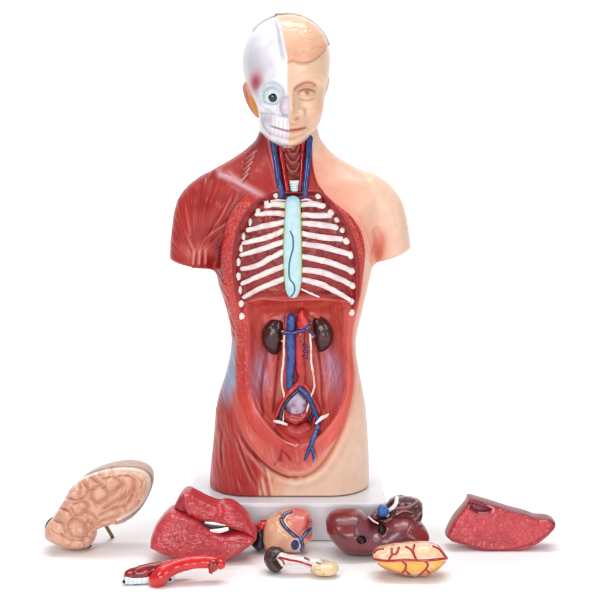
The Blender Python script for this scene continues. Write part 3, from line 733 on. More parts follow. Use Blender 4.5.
# ears
def ear(px, py, yy, sx, hgt, wid, rotz, paint, name='ear'):
    c = at(px, py, yy); ca, sa = math.cos(rotz), math.sin(rotz)
    def f(X, Y, Z):
        x, y, z = X-c[0], Y-c[1], Z-c[2]
        x = x-sx*.30*z
        x, y = x*ca-y*sa, x*sa+y*ca
        w_ = wid*(1+.25*z/hgt)
        a = ((np.abs(x/3.4)**2.2+(y/w_)**2+(z/hgt)**2)**.5-1)*3
        b = (((x-sx*3.0)/3.0)**2+((y)/(w_*.62))**2+((z-1)/(hgt*.68))**2)**.5-1
        return smax(a, -b*2.5, 1.0)
    return sdf_obj(name, f, c-22, c+22, .8, paint, PVC, torso, sub=1)
def ear_paint(V, N):
    u, v = to_px(V, 10); P = Paint(len(V), (230, 166, 140))
    P.mix((170, 84, 70), .7*gauss(u-247.5-.3*(v-98), 1.6)*smooth(86, 94, v)); P.mix((222, 146, 46), .95*smooth(250, 253, u-.45*(v-104))*smooth(95, 101, v)); P.mix((130, 50, 40), .6*smooth(115, 119, v)); P.mix((206, 120, 104), .5*smooth(.4, .7, vnoise(V, 4, 3)))
    return P
ear(253.0, 99.5, 5, -1, 18.5, 10.5, math.radians(-46), ear_paint)
ear(324.6, 89, 12, 1, 12.5, 8, math.radians(8), lambda V, N: Paint(len(V), (236, 188, 156)))
# saw cut of the skull cap: two raised rims over the crown
def crown(name, a0, a1, out, r, col, m):
    pts = []
    for a in np.linspace(a0, a1, 14):
        pts.append(head_w((math.cos(a)*(43.4+out), -4, math.sin(a)*(46.3+out))))
    return tube(name, pts, r, col, m, torso, n=3, ns=10)
crown('skull_cap_rim', math.radians(103), math.radians(24), 2.0, 1.25, (206, 190, 186), SKULL)
crown('skull_cap_rim', math.radians(106), math.radians(142), 1.6, 1.1, (206, 204, 210), SKULL)
V, Q, _ = sphere_geo(head_w((-10.5, -6, 46.6)), (4.2, 4, 1.8), 20, 12); mesh_obj('cap_notch', V, Q, np.array([176., 160, 158]), SKULL, torso)

# ------------------------------------------------------------------ ribs, sternum
def rib(pts, r=(2.8, 3.0, 2.7), name='rib', lift=1.5, col=(242, 232, 228), flat=.75):
    c = [on(a, b, lift) for a, b in curve2(pts, 4)]
    # tubes bow gently instead of following every bump
    c = np.array(c); k = np.ones(3)/3
    if len(c) > 5:
        for _ in range(3): c[1:-1, 1] = np.convolve(c[:, 1], k, 'valid')
    def pn(V):
        P = Paint(len(V), col); P.mix((226, 196, 196), .6*smooth(.5, .75, vnoise(V, 3.5, 4))); return P.c
    return tube(name, c, r, None, BONE, torso, paint=pn, wob=.9, n=2, flat=flat)
for p in ([(285, 200.5), (278.5, 200), (271, 201)], [(285, 205.5), (275.5, 204), (266.5, 206)], [(284.5, 214), (271, 213), (257, 214.5)],
          [(284, 222), (265, 226), (248, 230)], [(283, 230.5), (271, 236), (259, 239.5), (243.5, 243)], [(283, 242), (263.5, 248.5), (241.5, 255)],
          [(283, 252), (271, 258), (256, 266), (242, 269)], [(283, 266.5), (265, 273.5), (242.5, 283.5)], [(283, 279), (262.5, 287.5), (244, 297.5)]):
    rib(p, r=(2.8, 2.9, 2.3) if p[0][1] > 203 else (1.2, 1.2, 1.0))
for p in ([(301.5, 200.5), (306, 199.5), (311, 200.5)], [(301.5, 205), (312.5, 203.8), (322, 206)], [(302, 215), (317, 215.5), (330, 215.5)],
          [(302.5, 223), (320, 224.8), (336, 227.5)], [(303, 233.5), (320, 237), (341, 239)], [(303, 244), (320, 246.3), (335, 250), (349, 254)],
          [(303, 256.5), (320, 260), (335, 264), (349, 270)], [(303, 270), (320, 272), (335, 277), (350, 284)], [(302.5, 279.5), (320, 284), (335, 291.5), (349, 300)],
          [(302, 289.5), (310, 293), (318.5, 297)]):
    rib(p, r=(1.1, 1.1, .9) if (p[0][1] < 203 or p[0][1] > 289) else (2.8, 3.1, 2.8), col=(244, 230, 230))
for (a, b, w_, h_) in [(276, 195, 2.8, 3.4), (266.5, 201.5, 2.4, 4), (258, 211, 2.6, 3.4), (250, 222, 2, 4), (243.5, 236.5, 2.1, 4), (241, 248, 1.9, 4.2), (238.5, 262, 2.3, 4.2),
                       (238.5, 276.5, 2.6, 3.8), (240, 290, 1.9, 4), (241.3, 303.5, 2.7, 3.6), (242, 316, 3, 3.6),
                       (318.5, 196, 3.2, 3.2), (323, 205.5, 3, 3), (331, 212.5, 3.4, 3.6), (337, 220, 2.8, 3), (342.5, 230.5, 3, 3), (346.5, 241, 3.6, 3.6), (351, 255, 3.4, 4), (351.8, 271, 3.6, 3.8),
                       (352.5, 285.5, 3.8, 3.8), (351, 301.5, 3.2, 3.2), (351.5, 312.5, 3, 3.4)]:
    V, Q, _ = sphere_geo(on(a, b, 1.0), (w_, 2.6, h_), 18, 12); V = V+(np.stack([vnoise(V, 2.5, s) for s in (1, 2, 3)], 1)-.5)*1.3
    mesh_obj('rib_end', V, Q, np.array([240., 230, 224]), BONE, torso)
# sternum
sp = curve2([(284.8, 203), (287, 197.5), (293, 195.5), (298.5, 197.5), (300.6, 203), (301.5, 225), (302, 250), (302.2, 272), (301, 288), (298, 296), (293.5, 299.5), (288.5, 297), (285.2, 289), (283.5, 272), (283, 250), (284, 225)], 3)
def st_paint(V, N):
    u, v = to_px(V, -38); P = Paint(len(V), (184, 218, 226)); P.mix((206, 230, 234), .6*smooth(.3, .8, fbm(V, 9, 3)))
    P.mix((120, 176, 206), .6*smooth(206, 196, v))
    d, t = line_d(u, v, curve2([(290.5, 231), (293, 238), (293, 248), (289.5, 262), (289.5, 277), (294, 284), (294.5, 291), (291, 296)], 4)); P.mix((40, 96, 128), .95*smooth(1.0, .5, d))
    d2, _ = line_d(u, v, sp+[sp[0]]); P.mix((206, 206, 70), .85*smooth(2.0, .8, d2)*smooth(.3, .5, vnoise(V, 5, 9))*smooth(200, 206, v)); P.mix((110, 160, 120), .4*smooth(1.2, .4, d2)); return P
ystern = on(293, 250)[1]
inflate('sternum', sp, ystern-3.0, 3.4, 6, 6, st_paint, BONE, torso, h=.7, floor=False, p=2.6,
        disp=lambda V, N: .5*(vnoise(V, 5, 3)-.5)-.5*gauss(line_d(*to_px(V, -38), curve2([(290.5, 231), (293, 238), (293, 248), (289.5, 262), (289.5, 277), (294, 284), (294.5, 291), (291, 296)], 4))[0], .7))

# ------------------------------------------------------------------ neck vessels and windpipe
BL, BR, RD = (34, 66, 136), (26, 50, 108), (190, 28, 30)
def ves(name, pts, r, col, lift=2.0, m=GLOSS, wob=.5, flat=.9, dark=None, yy=None):
    c = np.array([on(a, b, lift) if yy is None else at(a, b, yy) for a, b in curve2(pts, 4)])
    if yy is None and len(c) > 5:
        for _ in range(6): c[1:-1, 1] = np.convolve(c[:, 1], np.ones(3)/3, 'valid')
    def pn(V):
        P = Paint(len(V), col); P.mix(dark if dark is not None else np.array(col)*.6, .7*smooth(.5, .8, vnoise(V, 5, 6))); return P.c
    return tube(name, c, r, None, m, torso, paint=pn, wob=wob, n=2, flat=flat)
ves('jugular_vein', [(272.5, 136), (274, 150), (276, 162), (279, 182), (282, 195)], (3.0, 2.8, 3.2), BL)
ves('jugular_vein', [(310, 138), (309, 148), (307.8, 162), (305.8, 182), (304.8, 194)], (3.0, 2.8, 3.0), BL)
ves('carotid_artery', [(279.5, 140), (281, 155), (283.5, 168), (287, 190)], (2.2, 2.2, 2.0), RD)
ves('carotid_artery', [(303.5, 142), (302.5, 155), (302, 168), (300.3, 190)], (2.2, 2.2, 2.0), RD)
def tr_paint(V, N):
    u, v = to_px(V, -24); P = Paint(len(V), (234, 240, 240))
    for k in range(4): P.mix((120, 186, 190), .8*gauss(v-(183.5+2.3*k), .55)*smooth(3.2, 2.6, np.abs(u-294)))
    return P
inflate('windpipe', [(289, 180.3), (299.5, 180), (298.3, 187), (298.8, 193.5), (290.8, 193.8), (290.2, 187)], on(294, 187)[1]-2, 3, 4, 3, tr_paint, BONE, torso, h=.6, floor=False)

# ------------------------------------------------------------------ belly organs
yk = on(274, 336)[1]
KID = mat('kidney_paint', rough=.24, bump=.2, bscale=450, coat=.5, var=.1, spec=.35)
def kidney(cx, cy, hw, hh, sgn, tilt):
    c = at(cx, cy, yk-2)
    def f(X, Y, Z):
        x, y, z = X-c[0], Y-c[1], Z-c[2]
        x, z = x*math.cos(tilt)-z*math.sin(tilt), x*math.sin(tilt)+z*math.cos(tilt)
        x = x-sgn*.011*z*z+sgn*1.2
        a = ell(x, y, z, (0, 0, 0), (hw, 8, hh), 2.2)
        b = ell(x, y, z, (sgn*(hw+3.2), -3, 0), (4.0, 9, 4.0))
        return smax(a, -b, 2)
    def pn(V, N):
        u, v = to_px(V, yk-8); P = Paint(len(V), (64, 26, 26)); P.mix((104, 50, 46), .5*smooth(.5, .8, vnoise(V, 4, 2)))
        return P
    return sdf_obj('kidney', f, c-np.array([16, 12, 24]), c+np.array([16, 12, 24]), .7, pn, KID, torso, disp=lambda V, N: .6*(vnoise(V, 4, 3)-.5))
kidney(273.5, 336, 10.5, 18, 1, .12)
kidney(322, 333.5, 9.4, 18, -1, -.14)
for a_, b_ in ((283.2, 331.5), (282.8, 341), (312.5, 336.5)):
    V, Q, _ = sphere_geo(at(a_, b_, yk-8), (2.0, 1.8, 1.5), 14, 8); mesh_obj('hilum_stub', V, Q, np.array([232., 200, 160]), GLOSS, torso)
def fleshy(name, poly, yy, T, col, c2, seed=1, R=5, m=PVC, h=.8, **k):
    def pn(V, N):
        P = Paint(len(V), col); P.mix(c2, .8*smooth(.45, .7, vnoise(V, (4, 4, 4), seed))); return P
    return inflate(name, poly, yy, T, 5, R, pn, m, torso, h=h, floor=False, disp=lambda V, N: 1.0*(vnoise(V, 3, seed)-.5), **k)
fleshy('adrenal_gland', [(268, 318), (275, 313), (284, 310), (287, 314), (285, 326), (280, 321), (273, 320)], yk-2, 5, (196, 96, 92), (220, 130, 118), 3)
fleshy('adrenal_gland', [(307, 309), (313, 308), (321, 316), (320, 321), (313, 318), (308, 315)], yk-2, 5, (206, 96, 88), (230, 140, 124), 4)
ym = on(296, 350)[1]
ves('vena_cava', [(291.2, 318), (290.7, 335), (291.2, 355), (290.2, 372), (289.5, 386)], (4.5, 4.4, 4.2, 3.6), (24, 74, 158), yy=ym-6, dark=(20, 56, 122), wob=.9)
ves('aorta', [(301.5, 322), (300, 335), (299.8, 355), (301, 372), (301, 384)], (5.0, 5.2, 5.0, 4.6), (200, 24, 26), yy=ym-5, wob=1.2, dark=(164, 14, 20))
fleshy('celiac_trunk', [(298.3, 313), (300.5, 308.5), (304.5, 309), (306.5, 315), (310, 320), (310.5, 327), (305, 331), (298, 331), (296.3, 322)], ym-6, 5, (200, 36, 38), (224, 84, 78), 5, h=.6)
ves('renal_vein', [(283, 334), (287, 332), (292, 333), (300, 331), (306, 330), (310, 326)], (1.5, 2.0, 2.2, 2.0, 1.6), (30, 52, 128), yy=ym-10)
ves('renal_vein', [(309, 327), (311, 332), (315, 336)], (1.6, 1.4, 1.3), (44, 34, 96), yy=ym-9)
ves('renal_artery', [(304, 326), (308, 323.5), (310.5, 321)], (1.3, 1.2, 1.0), (60, 40, 140), yy=ym-10)
ves('mesenteric_artery', [(301, 338), (303, 341), (300, 343)], (1.1, 1.0, .8), (226, 90, 70), yy=ym-10.5)
for b in (345.5, 351, 356.5): ves('gonadal_vein', [(304.5, b), (306.5, b+.6), (307.5, b+2)], (1.3, 1.3, 1.0), (70, 34, 110), yy=ym-9)
V, Q, _ = sphere_geo(at(296.3, 377.2, ym-10), (1.8, 1.2, 1.6), 14, 8); mesh_obj('arterial_stump', V, Q, np.array([70., 8, 12]), GLOSS, torso)
ves('iliac_vein', [(311, 401), (313, 411), (309.5, 421)], (1.3, 1.6, 1.4), (18, 24, 60), yy=ym-6)
ves('iliac_artery', [(316.5, 409), (315, 418), (312, 428)], (1.1, 1.3, 1.0), (190, 36, 34), yy=ym-8, dark=(160, 24, 26))
ves('iliac_artery', [(300.5, 382), (293, 389), (286.5, 396), (280, 407), (276, 417)], (3.4, 3.0, 2.6, 2.0), (198, 40, 36), yy=ym-6, dark=(170, 26, 26))
ves('iliac_artery', [(301, 382), (307, 389), (312.5, 399), (318, 409), (321, 420)], (3.2, 3.0, 2.4, 2.0), (190, 36, 34), yy=ym-5, dark=(160, 24, 26))
ves('iliac_vein', [(301, 387), (295, 393), (287, 401), (282, 410), (280, 420)], (1.5, 1.7, 1.8, 2.0), (20, 26, 62), yy=ym-8)
ves('iliac_vein', [(300, 388), (304.5, 392.5), (308.5, 397.5), (313, 407), (318, 420)], (2.3, 3.0, 2.4, 2.2), (26, 62, 128), yy=ym-9, dark=(16, 26, 60))
c0 = [at(318, 420, ym-8), at(318.2, 424, ym-12), on(316.5, 431, 2), on(313.5, 438, 1.8), on(311.3, 445, 1.6)]
def fem(V): P = Paint(len(V), (28, 62, 136)); P.mix((110, 150, 200), .7*smooth(.6, .8, vnoise(V, 3, 6))); return P.c
tube('femoral_vein', c0, (2.2, 2.2, 2.3, 2.3), None, GLOSS, torso, paint=fem, wob=.6)
tube('femoral_vein', [on(311.5, 444, 1.6), on(308.5, 451, 1.4), on(304.5, 460, .8)], (2.0, 1.9, 1.0), None, GLOSS, torso, paint=fem, wob=.6)
tube('femoral_vein', [on(311, 446, 1.5), on(313.5, 453, 1.4), on(313, 461.5, .8)], (1.7, 1.8, 1.0), None, GLOSS, torso, paint=fem, wob=.6)
UR = (246, 224, 212)
ves('ureter', [(284.5, 334), (284, 345), (283.5, 360), (282, 374), (282, 386), (284, 397), (283.3, 410), (283, 421)], 1.15, UR, yy=ym-7, wob=.7, dark=(226, 160, 140))
ves('ureter', [(310, 334), (310.8, 348), (311.3, 362), (313.5, 376), (314, 388), (310, 399), (308.3, 407), (306, 412.5), (302.5, 415.5)], 1.2, UR, yy=ym-7.5, wob=.7, dark=(226, 160, 140))
WB = (240, 232, 232)
tube('fallopian_tube', [at(270, 421.5, ym-9), at(278, 421.8, ym-12), at(286.3, 424.5, ym-13)], (1.2, 1.9, 1.3), WB, BONE, torso, wob=.5)
tube('fallopian_tube', [at(316, 423.5, ym-14), at(322, 418, ym-12), at(329.5, 414.5, ym-9)], (1.2, 2.2, 1.6), WB, BONE, torso, wob=.5)
def sac_p(V, N):
    P = Paint(len(V), (172, 150, 176)); P.mix((206, 186, 206), smooth(.45, .7, vnoise(V, 4, 2))); P.mix((120, 84, 120), .6*smooth(.5, .25, vnoise(V, 4, 2))); return P
inflate('sacrum', [(295, 388), (289, 395), (284.5, 403), (286, 411), (294, 415), (303, 413), (308, 406), (305, 397), (300, 390)], ym-3, 5, 5, 8, sac_p, PVC, torso, h=.8, floor=False, disp=lambda V, N: 1.2*(vnoise(V, 4, 2)-.5))
def rec_p(V, N):
    P = Paint(len(V), (176, 50, 48)); P.mix((206, 96, 88), .6*smooth(.5, .75, vnoise(V, 4, 3))); return P
inflate('rectum', [(284.5, 408), (283, 416), (287, 422), (296, 424.5), (305, 421), (308, 413), (306.5, 408), (301, 414), (290, 413.5)], ym-5, 6, 5, 6, rec_p, GLOSS, torso, h=.8, floor=False, disp=lambda V, N: .8*(vnoise(V, 4, 3)-.5))
inflate('bladder', [(283, 424), (287, 421), (296, 425), (306, 421.5), (314, 425), (311, 434), (302, 439), (291, 438), (283, 432)], ym-4, 8, 6, 8, rec_p, PVC, torso, h=.9, floor=False)

# ------------------------------------------------------------------ loose organs on the floor
def oy(py): return CZ*D/(py-PY0)-D       # depth whose floor is seen at this row
# half brain
bY = oy(546.5)
brain = thing('brain_half', 'peach half brain with folded surface and pale rim, on a brass pin', 'organ model', at(100, 546, bY))
bp_ = [(55, 515), (61, 505), (66, 497), (71, 488), (78, 481), (90, 472), (106, 465.5), (126, 462), (142, 464.5), (151, 471), (153, 482), (149, 495), (141, 508), (130, 517), (119, 521.5), (106, 524), (98, 528), (96, 537), (91, 543), (83, 545), (74, 544.5), (62, 541), (50, 535), (47.5, 529), (49, 521)]
FOLD = [[(92, 500), (91, 492), (95, 487), (101, 485)], [(92, 499), (97, 503), (103, 500), (110, 494), (117, 489)], [(104, 488), (108, 494), (105, 500)], [(117, 489), (122, 484), (117, 479), (120, 475), (128, 475)],
        [(128, 475), (134, 480), (134, 490), (131, 500), (126, 506)], [(105, 508), (114, 502), (124, 497), (131, 492)], [(101, 514), (112, 509), (124, 506)], [(78, 480), (80, 490), (76, 497)], [(66, 497), (76, 500), (84, 497), (88, 490), (84, 484)],
        [(71, 508), (76, 515), (84, 512), (88, 506), (82, 502), (73, 504)], [(60, 508), (68, 511), (72, 516)], [(84, 512), (92, 514), (98, 519)], [(74, 518), (82, 522), (88, 530), (84, 537), (72, 536)], [(74, 518), (68, 526), (72, 536)], [(55, 520), (62, 524), (66, 532)],
        [(88, 530), (94, 527)], [(98, 474), (104, 478), (112, 476), (117, 479)], [(110, 469), (112, 476)], [(90, 478), (97, 482), (101, 485)], [(88, 522), (96, 524), (104, 520), (118, 516)], [(62, 535), (72, 540), (84, 540)]]
FOLD = [curve2(f, 4) for f in FOLD]
def rimd(u, v):
    d, t = line_d(u, v, curve2([(72, 489), (80, 480), (94, 474), (110, 470), (126, 468.5), (140, 470.5), (148, 476), (150, 483), (147, 494), (139, 506), (128, 514.5), (117, 520)], 4)); return d, t
def folds(V):
    u, v = to_px(V, V[:, 1]); u = u+1.6*(vnoise(V, 9, 1)-.5); v = v+1.6*(vnoise(V, 9, 2)-.5)
    d = np.full(len(V), 99.)
    for f in FOLD: d = np.minimum(d, line_d(u, v, f)[0])
    return d
def brain_disp(V, N):
    d = folds(V); u, v = to_px(V, V[:, 1]); r, t = rimd(u, v)
    n = np.abs(fbm(V, 10, 12, 2)-.5)
    inner = smooth(2.5, 4.5, r)
    back = smooth(-.1, .3, N[:, 1])
    fw = smooth(.0, .55, -N[:, 1]); return fw*(-1.5*gauss(d, 1.8)+1.7*smooth(0, 5.5, d)+1.0*(vnoise(V, 6, 4)-.5)-1.1*gauss(n, .045)*inner+.8*gauss(r-2.8, 1.1)-1.0*gauss(r-.0, 1.0))
def brain_paint(V, N):
    d = folds(V); u, v = to_px(V, V[:, 1]); r, t = rimd(u, v)
    P = Paint(len(V), (216, 160, 134)); P.mix((230, 180, 154), .6*smooth(.45, .7, vnoise(V, 8, 3))); P.mix((186, 122, 98), .75*gauss(d, 1.0)); P.mix((206, 146, 122), .5*gauss(np.abs(fbm(V, 10, 12, 2)-.5), .03))
    outer = poly_sd(curve2([(72, 489), (80, 480), (94, 474), (110, 470), (126, 468.5), (140, 470.5), (148, 476), (150, 483), (147, 494), (139, 506), (128, 514.5), (117, 520)], 3)+[(60, 540)], u, v)
    far = smooth(.5, -1.5, outer)*smooth(470, 460, v+.0*u-60*(u > 90))
    P.mix((236, 236, 232), .9*smooth(1.5, .7, r)*smooth(0, .06, t)); P.mix((176, 152, 140), .7*smooth(-1.4, -2.2, outer)*(u > 80)*(v < 522))
    P.mix((140, 130, 124), .6*gauss(r-2.2, .6)*(outer < 0)); P.mix((236, 206, 180), .6*(outer > 0)*(outer < 6)*(u > 100)*(v < 500))
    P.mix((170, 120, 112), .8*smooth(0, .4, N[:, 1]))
    return P
inflate('cerebrum', curve2(bp_+[bp_[0]], 3)[:-1], bY, 23, 12, 18, brain_paint, mat('brain_paint', rough=.35, bump=.1, bscale=500, coat=.25, var=.04), brain, disp=brain_disp, lean=.05, slant=.08, p=2.2)
bc = (28, 12, 16)
V, Q, _ = sphere_geo(at(50.5, 524, bY-1), (4, 5, 7.5), 20, 14, rot=[[.82, 0, .57], [0, 1, 0], [-.57, 0, .82]]); mesh_obj('nerve_stump', V, Q, np.array(bc, float), GLOSS, brain)
V, Q, _ = sphere_geo(at(86, 544.3, bY-4), (5.5, 4, 2.6), 20, 14, rot=[[.95, 0, .3], [0, 1, 0], [-.3, 0, .95]]); V[:, 2] = np.maximum(V[:, 2], .4); mesh_obj('nerve_stump', V, Q, np.array(bc, float), GLOSS, brain)
BRASS = mat('brass_pin', (120, 108, 62), rough=.3, bump=.05, coat=.1, var=.05); BRASS.node_tree.nodes['Principled BSDF'].inputs['Metallic'].default_value = .8
tube('pin', [at(103, 521, bY+6), at(112.5, 536.8, oy(537)-2)], (1.7, 1.7), None, BRASS, brain, ns=14)

# lungs
LUNG = mat('lung_paint', rough=.34, bump=.25, bscale=500, coat=.3, var=.07)
lY = oy(558)
lungA = thing('lung', 'red two-lobed lung model with a deep slit holding white tube ends, left of the heart', 'organ model', at(205, 557, lY), 'lung models on the floor')
up = curve2([(173, 509), (177, 501), (182, 493.5), (188, 491), (196, 494.5), (206, 499.5), (218, 503.5), (225, 502.5), (233, 504), (242, 510), (250, 518), (257, 529), (256, 536), (244, 531), (232, 527), (215, 524), (200, 519.5), (186, 513.5)], 3)
dn = curve2([(150.5, 545), (151.5, 536), (155, 527), (160, 520), (166, 513.5), (173, 509.5), (184, 512.5), (199, 518.5), (209, 525), (222, 531), (232, 530.5), (243, 530.5), (256, 535), (255, 540), (246, 546.5), (236, 553), (226, 557), (214, 558), (198, 558), (182, 555.5), (165, 551.5)], 3)
def lung_paint(seed, dark=None):
    def pn(V, N):
        P = Paint(len(V), (200, 58, 66)); n = fbm(V, 2.6, seed, 2); P.mix((208, 90, 94), .45*smooth(.5, .72, n)); P.mix((156, 38, 48), .45*smooth(.45, .28, fbm(V, 3.0, seed+1, 2)))
        P.mix((168, 40, 50), .5*smooth(.45, .65, fbm(V, 18, seed+2)))
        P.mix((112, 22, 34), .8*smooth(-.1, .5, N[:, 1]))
        if dark: dark(P, V, N)
        return P
    return pn
def lung_disp(seed, amp=1.0):
    return lambda V, N: amp*smooth(.05, .6, -N[:, 1])*(.65*(vnoise(V, 2.2, seed)-.5)+.5*(vnoise(V, 7, seed+5)-.5)-.45*gauss(np.abs(fbm(V, (16, 16, 7), seed+7, 2)-.5), .03))
def dkA(P, V, N):
    u, v = to_px(V, V[:, 1]); s = poly_sd([(168, 512), (182, 488), (189, 517)], u, v); P.mix((140, 40, 50), .6*smooth(-1, 2, s))
def dsA(V, N):
    u, v = to_px(V, V[:, 1]); s_ = poly_sd([(168, 512), (182, 488), (189, 517)], u, v)
    return lung_disp(3)(V, N)-3.5*smooth(-.5, 9, s_)*smooth(0, .4, -N[:, 1])+1.2*gauss(line_d(u, v, [(184, 492), (189, 514)])[0], 1.6)*smooth(0, .4, -N[:, 1])-2.2*gauss(line_d(u, v, curve2([(219, 503), (221, 512), (216, 520)], 3))[0], 3)*smooth(0, .4, -N[:, 1])
a1 = inflate('upper_lobe', up, lY+4, 15, 13, 8, lung_paint(3, dkA), LUNG, lungA, disp=dsA, lean=.25, h=.8, p=2.8)
a2 = inflate('lower_lobe', dn, lY, 20, 14, 9, lung_paint(9), LUNG, lungA, disp=lung_disp(9), lean=.2, h=.8, p=2.8)
WHT = mat('white_paint', (238, 236, 234), rough=.3, bump=.05, coat=.3, var=.02)
DRK = mat('hole_shade', (24, 10, 14), rough=.4, bump=.05, coat=.1, var=.02)  # near-black for solids that stand in for the dark inside holes
def pt(px, py, y): return at(px, py, y)
tube('bronchus_stub', [pt(206, 523.2, lY-14), pt(214, 524.2, lY-16), pt(225, 526.2, lY-15)], (1.5, 1.8, 1.2), None, WHT, lungA, ns=12)
tube('bronchus_stub', [pt(211, 530.5, lY-20), pt(219, 530.8, lY-21), pt(227, 529, lY-20)], (1.2, 2.2, 1.8), None, WHT, lungA, ns=12)
tube('slot_shade', [pt(204, 524.6, lY-16), pt(214, 527.6, lY-18.5), pt(226, 527.8, lY-18)], (1.2, 2.2, 1.6), None, DRK, lungA, ns=12)  # solid dark tube painted as the shade within the slit

rY = oy(550)
lungB = thing('lung', 'crimson wedge-shaped lung model with one long curved edge, alone at the far right', 'organ model', at(500, 549, rY), 'lung models on the floor')
rp = curve2([(445, 534.5), (447.5, 528), (454, 517), (461, 509), (466.5, 502.5), (469.5, 497), (480, 499.5), (494, 503.5), (510, 508.5), (526, 512.5), (536, 516), (546, 516.5), (553.5, 519.5), (554.5, 525), (548, 532.5), (538, 540), (526, 545.5), (510, 549), (494, 550), (480, 548), (464, 543), (450, 539)], 3)
SC = [(466, 503), (472, 500), (483, 502), (494, 508), (490, 514), (478, 515), (470, 511)]
def dkB(P, V, N):
    u, v = to_px(V, V[:, 1]); s = poly_sd(SC, u, v); P.mix((110, 24, 40), .8*smooth(-1, 2.5, s))
    P.mix((236, 190, 196), .7*gauss(line_d(u, v, [(488, 505), (494, 509), (493, 512)])[0], .9))
    d, _ = line_d(u, v, curve2([(455, 517), (462, 524), (470, 533), (474, 541)], 4)); P.mix((220, 110, 116), .4*gauss(d, .8))
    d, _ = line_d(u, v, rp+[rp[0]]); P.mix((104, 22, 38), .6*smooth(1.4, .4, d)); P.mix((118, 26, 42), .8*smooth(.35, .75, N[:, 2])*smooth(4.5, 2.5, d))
def dsB(V, N):
    u, v = to_px(V, V[:, 1]); s = poly_sd(SC, u, v); return lung_disp(21, .9)(V, N)-4.5*smooth(-.5, 5, s)*smooth(.0, .4, -N[:, 1])
inflate('lung_lobe', rp, rY+8, 13, 9, 4, lung_paint(21, dkB), LUNG, lungB, disp=dsB, lean=.12, h=.8, p=2.8)

# aorta, gullet and windpipe segment
aY = oy(585)
ao = thing('aorta_segment', 'bright red curved artery tube with dark red gullet and white windpipe, frontmost at left', 'organ model', at(170, 584, aY))
def wobp(c1, c2, s=4, seed=3):
    def pn(V): P = Paint(len(V), c1); P.mix(c2, .8*smooth(.45, .7, vnoise(V, s, seed))); return P.c
    return pn
tube('artery', [at(157.5, 580, aY+0), at(161, 575.5, aY-1), at(169, 569.5, aY+2), at(182, 564.8, aY+4), at(197, 562, aY+6), at(211, 561.8, aY+8), at(221, 564, aY+8)], (7.6, 7.4, 6.4, 5.6, 5.4, 5.6, 4.6), None, GLOSS, ao, paint=wobp((204, 22, 24), (218, 34, 30)), ns=24, wob=.9)
tube('artery_end', [at(213, 565, aY+6), at(212, 569, aY+6), at(211, 571.5, aY+5)], (6.0, 4.4, 2.2), None, GLOSS, ao, paint=wobp((176, 22, 26), (130, 14, 22)), ns=20, wob=.7)
tube('gullet', [at(131.5, 575.8, aY+4), at(143, 572, aY+5), at(158, 568.5, aY+8), at(176, 563.5, aY+12), at(190, 561.5, aY+14)], (6.4, 6.2, 6, 4.5, 3.5), None, GLOSS, ao, paint=wobp((132, 14, 24), (164, 34, 38)), ns=20, wob=1.2, flat=.8)
ymax = aY+2
wp = [at(127, 581.5, aY+1), at(134, 582.5, aY), at(146, 581, aY+1), at(160, 580.5, aY+7), at(170, 579.5, aY+6)]
for p_ in wp: p_[2] = max(p_[2], 3.7)
def wpp(V): P = Paint(len(V), (228, 236, 238)); P.mix((150, 176, 190), .3*smooth(.55, .9, np.abs(np.sin(V[:, 0]*.8)))); return P.c
tube('windpipe_tube', wp, (3.6, 2.9, 2.8, 3.4, 3.8), None, GLOSS, ao, paint=wpp, ns=18, wob=.5)
V, Q, _ = sphere_geo(wp[0]+np.array([-2.2, -2.6, -.2]), (1.4, 1.6, 1.5), 14, 8); mesh_obj('bore_shade', V, Q, None, DRK, ao)  # dark solid blob as the shade inside the tube's mouth
V, Q, _ = sphere_geo(wp[-1]+np.array([.5, -4.2, .2]), (1.6, .9, 1.3), 14, 8); mesh_obj('bore_shade', V, Q, None, DRK, ao)  # same dark blob for the shade at the other end

# heart
hY = oy(551.5)
heart = thing('heart', 'peach heart model with blue vessels and dark navy vein stump, in front of the base', 'organ model', at(290, 551, hY))
hp = curve2([(263, 530), (265, 523), (271, 517), (279, 512.5), (289, 509.2), (300, 508.8), (307.5, 511), (311.5, 517), (312.5, 526), (312, 537), (307, 544), (303, 550), (295, 551.5), (285, 550.5), (274, 549), (265, 549), (262, 540)], 3)
VE = [curve2([(281, 519), (283, 524), (288, 530), (295, 536), (301, 541), (303, 546)], 4), curve2([(311, 528.5), (306, 533), (301, 540)], 4), curve2([(283, 517), (286, 513), (291, 511.5)], 4)]
def h_disp(V, N):
    u, v = to_px(V, V[:, 1]); f = smooth(0, .4, -N[:, 1]); h = .8*(vnoise(V, 5, 3)-.5)
    for k, c in enumerate(VE):
        d, _ = line_d(u, v, c); h += f*(1.5*gauss(d, 1.7)-.8*gauss(d-3.4, 1.4))
    h += -1.2*f*smooth(4.2, 3, np.hypot((u-295)/1, (v-545)/1.25)); return h
